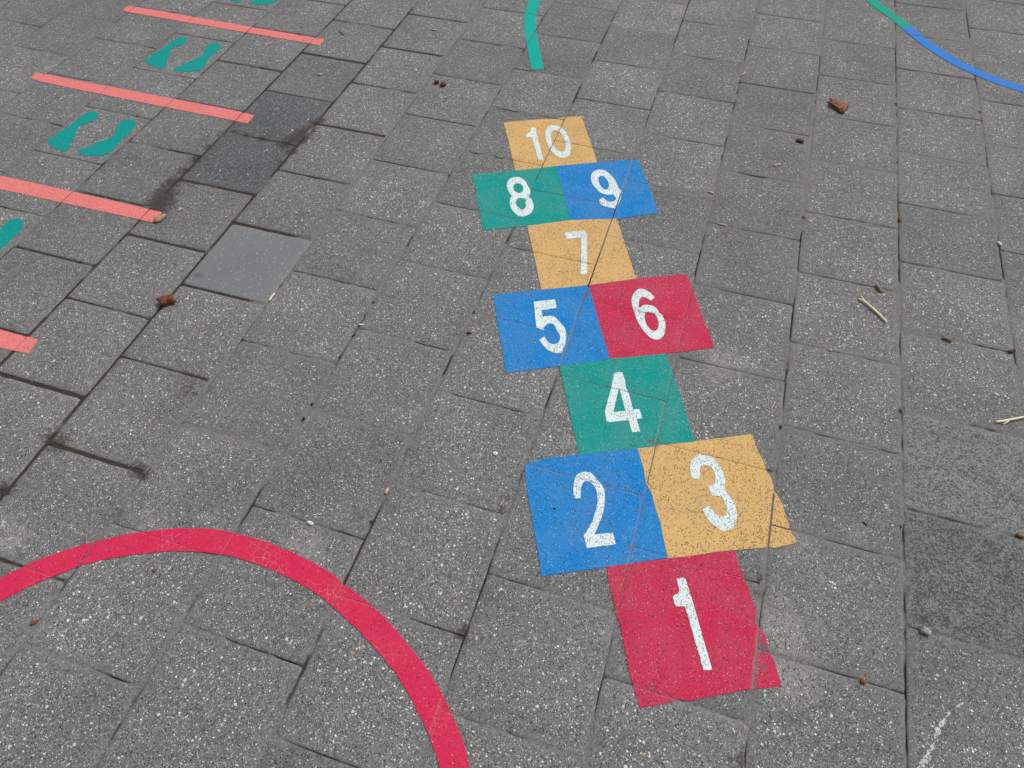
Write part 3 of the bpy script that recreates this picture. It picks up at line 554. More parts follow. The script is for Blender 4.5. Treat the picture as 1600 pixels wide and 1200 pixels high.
 '7': [[[[-1.0354,1.7674],[-0.9748,1.7962],[-0.9736,1.7945],[-0.9719,1.7923],[-0.97,1.7896],[-0.9681,1.7868],[-0.9664,1.7841],[-0.965,1.7811],[-0.9637,1.7777],[-0.9625,1.7744],[-0.9615,1.7716],[-0.9607,1.7696],[-0.9206,1.606],[-0.9217,1.5997],[-0.9377,1.5947],[-0.94,1.5999],[-0.9477,1.6423],[-0.977,1.7581],[-1.0207,1.738]]]],
 '5': [[[[-1.0418,1.4395],[-0.9844,1.468],[-0.9697,1.4361],[-1.0102,1.4139],[-0.9988,1.3866],[-0.9981,1.3876],[-0.9973,1.389],[-0.9962,1.3907],[-0.9948,1.3923],[-0.993,1.3937],[-0.9908,1.3951],[-0.9881,1.3965],[-0.9852,1.3978],[-0.9821,1.3988],[-0.979,1.3995],[-0.976,1.3998],[-0.9728,1.4],[-0.9696,1.3998],[-0.9663,1.3991],[-0.963,1.3978],[-0.9596,1.3957],[-0.956,1.3929],[-0.9524,1.3898],[-0.9489,1.3865],[-0.9455,1.3835],[-0.9422,1.3807],[-0.939,1.3781],[-0.9359,1.3754],[-0.933,1.3727],[-0.9303,1.3699],[-0.9279,1.367],[-0.9258,1.364],[-0.9239,1.361],[-0.9221,1.3579],[-0.9205,1.3548],[-0.9191,1.3519],[-0.9179,1.3492],[-0.9168,1.3463],[-0.9157,1.3429],[-0.9147,1.3387],[-0.9136,1.3332],[-0.9124,1.3266],[-0.9113,1.3196],[-0.9103,1.313],[-0.9097,1.3074],[-0.9095,1.3029],[-0.9097,1.2992],[-0.91,1.296],[-0.9104,1.2929],[-0.9106,1.2896],[-0.9105,1.2861],[-0.9102,1.2826],[-0.91,1.2792],[-0.9101,1.2761],[-0.9109,1.2735],[-0.9126,1.2715],[-0.9148,1.2699],[-0.9175,1.2688],[-0.9204,1.2679],[-0.9232,1.2672],[-0.926,1.2667],[-0.9289,1.2665],[-0.9319,1.2666],[-0.935,1.2669],[-0.9382,1.2674],[-0.9415,1.2681],[-0.9448,1.269],[-0.9482,1.2702],[-0.9516,1.2716],[-0.9549,1.2733],[-0.958,1.2754],[-0.961,1.2778],[-0.9639,1.2805],[-0.9669,1.2833],[-0.9698,1.286],[-0.973,1.289],[-0.9764,1.2923],[-0.9796,1.2955],[-0.9824,1.2983],[-0.9844,1.3003],[-0.9738,1.3163],[-0.9725,1.3148],[-0.9707,1.3127],[-0.9685,1.3102],[-0.9663,1.3077],[-0.964,1.3054],[-0.9618,1.3034],[-0.9594,1.3013],[-0.957,1.2994],[-0.9545,1.2977],[-0.952,1.2966],[-0.9494,1.296],[-0.9467,1.2957],[-0.9439,1.2958],[-0.9413,1.2962],[-0.9389,1.297],[-0.9368,1.2981],[-0.9347,1.2996],[-0.9329,1.3015],[-0.9313,1.3036],[-0.9301,1.306],[-0.9292,1.3087],[-0.9287,1.3117],[-0.9284,1.315],[-0.9284,1.3183],[-0.9287,1.3216],[-0.9292,1.3249],[-0.9301,1.3283],[-0.9313,1.3317],[-0.9326,1.3349],[-0.934,1.3377],[-0.9357,1.3401],[-0.9376,1.3422],[-0.9397,1.3441],[-0.9417,1.3459],[-0.9434,1.3476],[-0.9448,1.3493],[-0.9458,1.3508],[-0.9469,1.3523],[-0.948,1.354],[-0.9496,1.3561],[-0.9515,1.3588],[-0.9538,1.3621],[-0.9563,1.3655],[-0.9589,1.3685],[-0.9613,1.3706],[-0.9637,1.3718],[-0.9661,1.3722],[-0.9685,1.3722],[-0.9708,1.3717],[-0.973,1.3709],[-0.975,1.3697],[-0.977,1.368],[-0.9789,1.3659],[-0.9806,1.3637],[-0.9819,1.3616],[-0.9829,1.3594],[-0.9836,1.3571],[-0.9841,1.3548],[-0.9844,1.3525],[-0.9845,1.3503],[-0.9843,1.3481],[-0.9838,1.3459],[-0.9831,1.3438],[-0.9825,1.342],[-0.9821,1.3407],[-0.9836,1.3407],[-0.9857,1.3406],[-0.9882,1.3406],[-0.9908,1.3407],[-0.9934,1.341],[-0.996,1.3416],[-0.9989,1.3425],[-1.0018,1.3434],[-1.0043,1.3443],[-1.0061,1.3449]]]],
 '6': [[[[-0.7021,1.5654],[-0.7091,1.5465],[-0.7105,1.5474],[-0.7125,1.5487],[-0.7149,1.5502],[-0.7174,1.5517],[-0.72,1.5528],[-0.7227,1.5537],[-0.7257,1.5546],[-0.7287,1.5553],[-0.7316,1.5556],[-0.7341,1.5553],[-0.7362,1.5545],[-0.7381,1.5533],[-0.7398,1.5516],[-0.7411,1.5496],[-0.7422,1.5472],[-0.7428,1.5445],[-0.7431,1.5413],[-0.7432,1.5379],[-0.743,1.5342],[-0.7427,1.5305],[-0.7421,1.5263],[-0.7411,1.5215],[-0.7401,1.5168],[-0.7391,1.5127],[-0.7385,1.5099],[-0.7359,1.5066],[-0.7349,1.5088],[-0.7334,1.5119],[-0.7316,1.5155],[-0.7296,1.5189],[-0.7274,1.5215],[-0.7249,1.5234],[-0.7222,1.5249],[-0.7193,1.526],[-0.7163,1.5268],[-0.7131,1.5274],[-0.7098,1.5277],[-0.7061,1.5279],[-0.7024,1.5277],[-0.6989,1.5271],[-0.6956,1.526],[-0.6926,1.5242],[-0.6897,1.5218],[-0.6871,1.519],[-0.6848,1.5162],[-0.6828,1.5138],[-0.6813,1.5116],[-0.6802,1.5094],[-0.6793,1.5074],[-0.6787,1.5057],[-0.6782,1.5044],[-0.6658,1.4989],[-0.6648,1.497],[-0.6634,1.4943],[-0.6618,1.4911],[-0.66,1.4876],[-0.6584,1.484],[-0.6568,1.4802],[-0.6552,1.4762],[-0.6536,1.472],[-0.6521,1.4675],[-0.6508,1.4627],[-0.6498,1.4575],[-0.649,1.4518],[-0.6483,1.446],[-0.6479,1.4403],[-0.6478,1.4352],[-0.648,1.4305],[-0.6485,1.4261],[-0.6493,1.4221],[-0.6503,1.4183],[-0.6515,1.4148],[-0.653,1.4117],[-0.6546,1.4088],[-0.6566,1.4063],[-0.6588,1.4041],[-0.6612,1.4024],[-0.664,1.4011],[-0.6671,1.4002],[-0.6704,1.3997],[-0.6739,1.3997],[-0.6774,1.4004],[-0.6811,1.4017],[-0.6848,1.4037],[-0.6887,1.4062],[-0.6926,1.4091],[-0.6964,1.4122],[-0.7002,1.4156],[-0.704,1.4193],[-0.7078,1.4233],[-0.7115,1.4276],[-0.7153,1.4321],[-0.7191,1.4368],[-0.7229,1.4417],[-0.7267,1.4469],[-0.7303,1.4522],[-0.7337,1.4578],[-0.7368,1.4638],[-0.7399,1.4705],[-0.7427,1.4772],[-0.7453,1.4832],[-0.7475,1.4881],[-0.7491,1.4913],[-0.7503,1.4931],[-0.7512,1.4944],[-0.7522,1.4959],[-0.7535,1.4984],[-0.7551,1.5022],[-0.7571,1.5067],[-0.7591,1.5116],[-0.761,1.5166],[-0.7625,1.5215],[-0.7637,1.5262],[-0.7647,1.531],[-0.7655,1.5358],[-0.7659,1.5405],[-0.7661,1.5453],[-0.7659,1.5502],[-0.7654,1.5551],[-0.7646,1.56],[-0.7635,1.5647],[-0.7622,1.569],[-0.7606,1.573],[-0.7588,1.5769],[-0.7567,1.5804],[-0.7544,1.5834],[-0.7519,1.5858],[-0.7492,1.5874],[-0.7462,1.5884],[-0.7431,1.5888],[-0.7399,1.5887],[-0.7367,1.5883],[-0.7333,1.5873],[-0.7299,1.5859],[-0.7264,1.584],[-0.7228,1.5818],[-0.7193,1.5796],[-0.7156,1.5768],[-0.7116,1.5736],[-0.7077,1.5703],[-0.7044,1.5674]],[[-0.7176,1.4961],[-0.7157,1.4966],[-0.7131,1.4973],[-0.7101,1.498],[-0.7069,1.4987],[-0.7038,1.4991],[-0.7006,1.4992],[-0.6971,1.4991],[-0.6936,1.4989],[-0.6906,1.4987],[-0.6885,1.4985],[-0.6875,1.4972],[-0.6861,1.4955],[-0.6844,1.4934],[-0.6826,1.4908],[-0.6808,1.4876],[-0.6788,1.4837],[-0.6766,1.479],[-0.6743,1.474],[-0.6723,1.469],[-0.6708,1.4643],[-0.6698,1.4599],[-0.669,1.4556],[-0.6686,1.4514],[-0.6686,1.4475],[-0.6689,1.444],[-0.6697,1.4409],[-0.6709,1.438],[-0.6724,1.4355],[-0.6742,1.4334],[-0.676,1.432],[-0.6779,1.4312],[-0.6801,1.4309],[-0.6824,1.4311],[-0.6848,1.4318],[-0.6874,1.4331],[-0.6902,1.4348],[-0.6932,1.4371],[-0.6964,1.4399],[-0.6994,1.4431],[-0.7022,1.4466],[-0.7047,1.4505],[-0.7072,1.4549],[-0.7095,1.4596],[-0.7115,1.4645],[-0.7133,1.4694],[-0.7146,1.475],[-0.7157,1.4811],[-0.7165,1.4872],[-0.7171,1.4924]]]],
 '4': [[[[-0.7533,1.2472],[-0.7337,1.2562],[-0.72,1.2297],[-0.712,1.2046],[-0.704,1.1958],[-0.6793,1.1404],[-0.6634,1.1465],[-0.6504,1.1203],[-0.6634,1.113],[-0.6477,1.0769],[-0.6669,1.0684],[-0.6844,1.1032],[-0.733,1.0799],[-0.7368,1.0815],[-0.7488,1.1109],[-0.7508,1.2039],[-0.754,1.2423]],[[-0.7303,1.1955],[-0.7263,1.1933],[-0.6978,1.1302],[-0.7271,1.116]]]],
 '2': [[[[-0.7623,0.8401],[-0.7634,0.8429],[-0.7651,0.8467],[-0.767,0.8513],[-0.7688,0.8564],[-0.7703,0.8616],[-0.7715,0.8673],[-0.7726,0.8739],[-0.7735,0.8806],[-0.7741,0.8869],[-0.7742,0.8922],[-0.7737,0.8964],[-0.7728,0.8997],[-0.7715,0.9025],[-0.77,0.905],[-0.7683,0.9074],[-0.7662,0.9098],[-0.7639,0.912],[-0.7613,0.914],[-0.7586,0.9157],[-0.7559,0.917],[-0.7532,0.9181],[-0.7503,0.9188],[-0.7473,0.9193],[-0.7444,0.9194],[-0.7418,0.9192],[-0.7393,0.9186],[-0.737,0.9177],[-0.7349,0.9164],[-0.7327,0.915],[-0.7306,0.9135],[-0.7285,0.9119],[-0.7266,0.9102],[-0.7246,0.9083],[-0.7226,0.9064],[-0.7203,0.9044],[-0.7177,0.9026],[-0.7149,0.9008],[-0.712,0.899],[-0.7092,0.897],[-0.7067,0.8946],[-0.7044,0.892],[-0.7022,0.8891],[-0.7002,0.8859],[-0.6984,0.8826],[-0.6966,0.8792],[-0.6951,0.8756],[-0.6936,0.8718],[-0.6923,0.8678],[-0.6911,0.8637],[-0.6901,0.8592],[-0.6892,0.8543],[-0.6884,0.8491],[-0.6877,0.8436],[-0.6871,0.8383],[-0.6867,0.8332],[-0.6865,0.8283],[-0.6864,0.8235],[-0.6865,0.8188],[-0.6866,0.8143],[-0.6868,0.8101],[-0.6871,0.8058],[-0.6876,0.8016],[-0.688,0.7976],[-0.6885,0.7943],[-0.6888,0.7919],[-0.6891,0.7866],[-0.6921,0.7607],[-0.653,0.7773],[-0.6462,0.7675],[-0.6405,0.7524],[-0.6422,0.7499],[-0.701,0.7217],[-0.7099,0.739],[-0.7155,0.7491],[-0.7141,0.7542],[-0.7121,0.7615],[-0.7098,0.77],[-0.7077,0.7787],[-0.7061,0.7865],[-0.7053,0.7934],[-0.7048,0.8002],[-0.7046,0.8068],[-0.7046,0.813],[-0.7045,0.8186],[-0.7044,0.8236],[-0.7043,0.828],[-0.7044,0.8321],[-0.7045,0.836],[-0.7049,0.84],[-0.7055,0.8442],[-0.7063,0.8484],[-0.7072,0.8525],[-0.7083,0.8565],[-0.7095,0.8604],[-0.7107,0.8642],[-0.7121,0.868],[-0.7136,0.8716],[-0.7153,0.875],[-0.7173,0.8782],[-0.7195,0.8813],[-0.722,0.8842],[-0.7247,0.8868],[-0.7274,0.8892],[-0.73,0.891],[-0.7325,0.8925],[-0.7351,0.8935],[-0.7376,0.8942],[-0.74,0.8944],[-0.7422,0.8944],[-0.7441,0.8939],[-0.746,0.8931],[-0.7477,0.8919],[-0.7492,0.8904],[-0.7504,0.8884],[-0.7513,0.8858],[-0.752,0.8827],[-0.7525,0.8793],[-0.7528,0.8758],[-0.7529,0.8726],[-0.7528,0.8697],[-0.7524,0.8669],[-0.7519,0.8641],[-0.7513,0.8614],[-0.7506,0.8585],[-0.7497,0.8553],[-0.7487,0.8518],[-0.7475,0.8484],[-0.7465,0.8455],[-0.7458,0.8435],[-0.757,0.8382]]]],
 '3': [[[[-0.5002,0.9822],[-0.501,0.984],[-0.502,0.9865],[-0.5032,0.9895],[-0.5043,0.9927],[-0.5053,0.9959],[-0.5061,0.999],[-0.5068,1.0022],[-0.5075,1.0055],[-0.5079,1.0089],[-0.5082,1.0123],[-0.5082,1.0158],[-0.5081,1.0195],[-0.5077,1.0232],[-0.5071,1.0269],[-0.5062,1.0305],[-0.505,1.0342],[-0.5034,1.038],[-0.5016,1.0418],[-0.4997,1.0451],[-0.4976,1.048],[-0.4955,1.0501],[-0.4932,1.0518],[-0.4908,1.0531],[-0.4884,1.0541],[-0.4858,1.0551],[-0.4831,1.0559],[-0.4803,1.0566],[-0.4774,1.0571],[-0.4745,1.0573],[-0.4716,1.0572],[-0.4686,1.0567],[-0.4656,1.0561],[-0.4626,1.0551],[-0.4595,1.0538],[-0.4564,1.0521],[-0.4531,1.0498],[-0.4497,1.0471],[-0.4463,1.0441],[-0.443,1.0409],[-0.44,1.0376],[-0.4373,1.0344],[-0.4348,1.031],[-0.4325,1.0275],[-0.4303,1.0238],[-0.4282,1.0201],[-0.4263,1.0162],[-0.4244,1.0121],[-0.4227,1.0079],[-0.4213,1.0038],[-0.4201,0.9998],[-0.4192,0.9959],[-0.4186,0.992],[-0.4182,0.9883],[-0.418,0.9848],[-0.4178,0.9818],[-0.4177,0.979],[-0.4177,0.9766],[-0.4178,0.9745],[-0.4179,0.9727],[-0.418,0.9715],[-0.4162,0.97],[-0.4137,0.968],[-0.4108,0.9655],[-0.4077,0.9628],[-0.4049,0.9599],[-0.4023,0.9567],[-0.3995,0.9532],[-0.3968,0.9495],[-0.3943,0.9457],[-0.392,0.9421],[-0.39,0.9386],[-0.3882,0.9352],[-0.3866,0.9318],[-0.3851,0.9284],[-0.3838,0.9249],[-0.3826,0.9214],[-0.3815,0.9178],[-0.3806,0.9142],[-0.3799,0.9105],[-0.3794,0.9068],[-0.3792,0.9029],[-0.3792,0.8989],[-0.3795,0.8948],[-0.38,0.8909],[-0.3808,0.8871],[-0.382,0.8835],[-0.3836,0.8799],[-0.3854,0.8765],[-0.3873,0.8733],[-0.3893,0.8706],[-0.3913,0.8683],[-0.3934,0.8664],[-0.3956,0.8648],[-0.3979,0.8635],[-0.4002,0.8624],[-0.4024,0.8614],[-0.4046,0.8606],[-0.4068,0.86],[-0.4092,0.8598],[-0.4118,0.8601],[-0.4148,0.8609],[-0.418,0.8622],[-0.4214,0.8638],[-0.4247,0.8655],[-0.4278,0.8671],[-0.4306,0.8686],[-0.4333,0.8701],[-0.436,0.8716],[-0.4385,0.8733],[-0.4409,0.8752],[-0.4433,0.8773],[-0.4456,0.8797],[-0.4477,0.8823],[-0.4498,0.8849],[-0.4518,0.8875],[-0.4539,0.8905],[-0.4559,0.8937],[-0.4579,0.8969],[-0.4596,0.8997],[-0.4607,0.9016],[-0.4467,0.9159],[-0.4458,0.9148],[-0.4446,0.9132],[-0.4431,0.9114],[-0.4414,0.9094],[-0.4394,0.9074],[-0.437,0.9051],[-0.4343,0.9024],[-0.4313,0.8997],[-0.4284,0.8974],[-0.4256,0.8958],[-0.423,0.8949],[-0.4205,0.8945],[-0.418,0.8946],[-0.4156,0.895],[-0.4135,0.8957],[-0.4115,0.8967],[-0.4096,0.8981],[-0.408,0.8998],[-0.4065,0.9017],[-0.4055,0.9039],[-0.4048,0.9064],[-0.4045,0.9092],[-0.4044,0.9122],[-0.4046,0.9153],[-0.405,0.9182],[-0.4057,0.9211],[-0.4068,0.9241],[-0.408,0.927],[-0.4093,0.9299],[-0.4107,0.9326],[-0.412,0.9353],[-0.4134,0.938],[-0.4149,0.9405],[-0.4166,0.9428],[-0.4184,0.9447],[-0.4204,0.9462],[-0.4225,0.9475],[-0.4248,0.9484],[-0.4273,0.949],[-0.4298,0.9493],[-0.4327,0.9491],[-0.4359,0.9483],[-0.4392,0.9473],[-0.442,0.9464],[-0.444,0.9458],[-0.4509,0.9565],[-0.4567,0.9695],[-0.4555,0.97],[-0.454,0.9706],[-0.4521,0.9714],[-0.4503,0.9725],[-0.4487,0.9739],[-0.4472,0.9756],[-0.4457,0.9777],[-0.4442,0.98],[-0.4431,0.9825],[-0.4424,0.9852],[-0.4423,0.9882],[-0.4426,0.9915],[-0.4432,0.995],[-0.4439,0.9984],[-0.4447,1.0016],[-0.4454,1.0045],[-0.4462,1.0074],[-0.4471,1.0102],[-0.4483,1.0128],[-0.4497,1.0153],[-0.4515,1.0177],[-0.4536,1.02],[-0.456,1.0222],[-0.4583,1.024],[-0.4606,1.0253],[-0.4629,1.0261],[-0.4652,1.0265],[-0.4675,1.0265],[-0.4698,1.0262],[-0.4718,1.0257],[-0.4738,1.0249],[-0.4757,1.0237],[-0.4775,1.0224],[-0.4791,1.0208],[-0.4804,1.0191],[-0.4815,1.0173],[-0.4824,1.0153],[-0.4831,1.0132],[-0.4835,1.0109],[-0.4836,1.0084],[-0.4834,1.0057],[-0.4827,1.0028],[-0.4819,0.9998],[-0.4811,0.9968],[-0.4807,0.994],[-0.4806,0.9913],[-0.4807,0.9885],[-0.4809,0.9859],[-0.4811,0.9837],[-0.4813,0.9821],[-0.4934,0.9786]]]],
 '1': [[[[-0.4908,0.7107],[-0.4758,0.7185],[-0.4708,0.7142],[-0.4441,0.6604],[-0.3883,0.5391],[-0.3888,0.5353],[-0.404,0.5305],[-0.4631,0.6533],[-0.4812,0.6476],[-0.4865,0.6538],[-0.4918,0.6658],[-0.4905,0.6708],[-0.4895,0.6715],[-0.4881,0.6724],[-0.4866,0.6736],[-0.4851,0.6749],[-0.4839,0.6763],[-0.4829,0.6776],[-0.4819,0.6789],[-0.4812,0.6803],[-0.4808,0.6824],[-0.4811,0.6853],[-0.4824,0.6897],[-0.4846,0.6954],[-0.487,0.7015],[-0.4893,0.707]]]]}
SQ = {'1': [[-0.647,0.6913],[-0.52,0.7523],[-0.3742,0.8196],[-0.3619,0.7892],[-0.3469,0.7587],[-0.3328,0.7335],[-0.3217,0.708],[-0.3131,0.6927],[-0.3104,0.6861],[-0.3128,0.6765],[-0.3115,0.6637],[-0.2971,0.6552],[-0.2843,0.6349],[-0.2763,0.6066],[-0.2661,0.596],[-0.2562,0.572],[-0.2483,0.5545],[-0.2477,0.5481],[-0.2724,0.5351],[-0.3109,0.5203],[-0.3462,0.5013],[-0.4069,0.4705],[-0.4139,0.4651],[-0.4338,0.4589],[-0.4467,0.458],[-0.4493,0.454],[-0.4556,0.4488],[-0.4962,0.4277],[-0.5129,0.4192],[-0.5183,0.42],[-0.534,0.4512],[-0.5456,0.4687],[-0.5586,0.4983],[-0.5929,0.5765],[-0.6038,0.5907],[-0.6109,0.6094],[-0.6378,0.664]],
 '2': [[-0.9046,0.8916],[-0.8874,0.9067],[-0.8521,0.9296],[-0.7805,0.962],[-0.6438,1.025],[-0.6159,0.9669],[-0.6043,0.9325],[-0.5872,0.9099],[-0.5494,0.8323],[-0.5189,0.7543],[-0.647,0.6913],[-0.7828,0.6261],[-0.8076,0.6798],[-0.8705,0.8116]],
 '3': [[-0.6438,1.025],[-0.5776,1.0579],[-0.486,1.1009],[-0.3753,1.1542],[-0.3699,1.1497],[-0.3533,1.1143],[-0.3339,1.0788],[-0.3257,1.0581],[-0.3113,1.0378],[-0.309,1.0291],[-0.3034,1.0177],[-0.3039,1.0064],[-0.2955,0.998],[-0.2799,0.9738],[-0.2683,0.9418],[-0.2539,0.9081],[-0.2518,0.8985],[-0.2441,0.8941],[-0.2405,0.8834],[-0.2417,0.8797],[-0.2736,0.8613],[-0.2873,0.852],[-0.3017,0.8508],[-0.3114,0.846],[-0.4132,0.804],[-0.4923,0.7627],[-0.5189,0.7543],[-0.5494,0.8323],[-0.5872,0.9099],[-0.6043,0.9325],[-0.6159,0.9669]],
 '4': [[-0.9045,1.2258],[-0.7762,1.2925],[-0.6311,1.3576],[-0.6033,1.3013],[-0.5649,1.2193],[-0.5086,1.0877],[-0.5776,1.0579],[-0.6438,1.025],[-0.7805,0.962],[-0.837,1.0811]],
 '5': [[-1.1659,1.4313],[-1.0359,1.4946],[-0.9019,1.5565],[-0.8364,1.415],[-0.7762,1.2925],[-0.9045,1.2258],[-1.0375,1.158],[-1.1006,1.2881]],
 '6': [[-0.9019,1.5565],[-0.7701,1.6267],[-0.6292,1.6913],[-0.6054,1.6522],[-0.569,1.5657],[-0.504,1.4221],[-0.6311,1.3576],[-0.7762,1.2925],[-0.8364,1.415]],
 '7': [[-1.1596,1.7632],[-1.0308,1.8336],[-0.8892,1.8846],[-0.8709,1.8501],[-0.822,1.74],[-0.7701,1.6267],[-0.9019,1.5565],[-1.0341,1.4951]],
 '8': [[-1.4224,1.9659],[-1.2854,2.0316],[-1.1545,2.0996],[-1.0915,1.9615],[-1.0308,1.8336],[-1.1596,1.7632],[-1.2905,1.6991]],
 '9': [[-1.1545,2.0996],[-1.0211,2.1647],[-0.8871,2.2223],[-0.8731,2.1991],[-0.7595,1.9558],[-0.8892,1.8846],[-1.0308,1.8336],[-1.0915,1.9615]],
 '10': [[-1.4153,2.3005],[-1.3878,2.3179],[-1.2746,2.3709],[-1.2352,2.3832],[-1.2096,2.4001],[-1.1466,2.4287],[-1.0858,2.3037],[-1.0211,2.1647],[-1.1545,2.0996],[-1.2854,2.0316],[-1.3594,2.189]]}
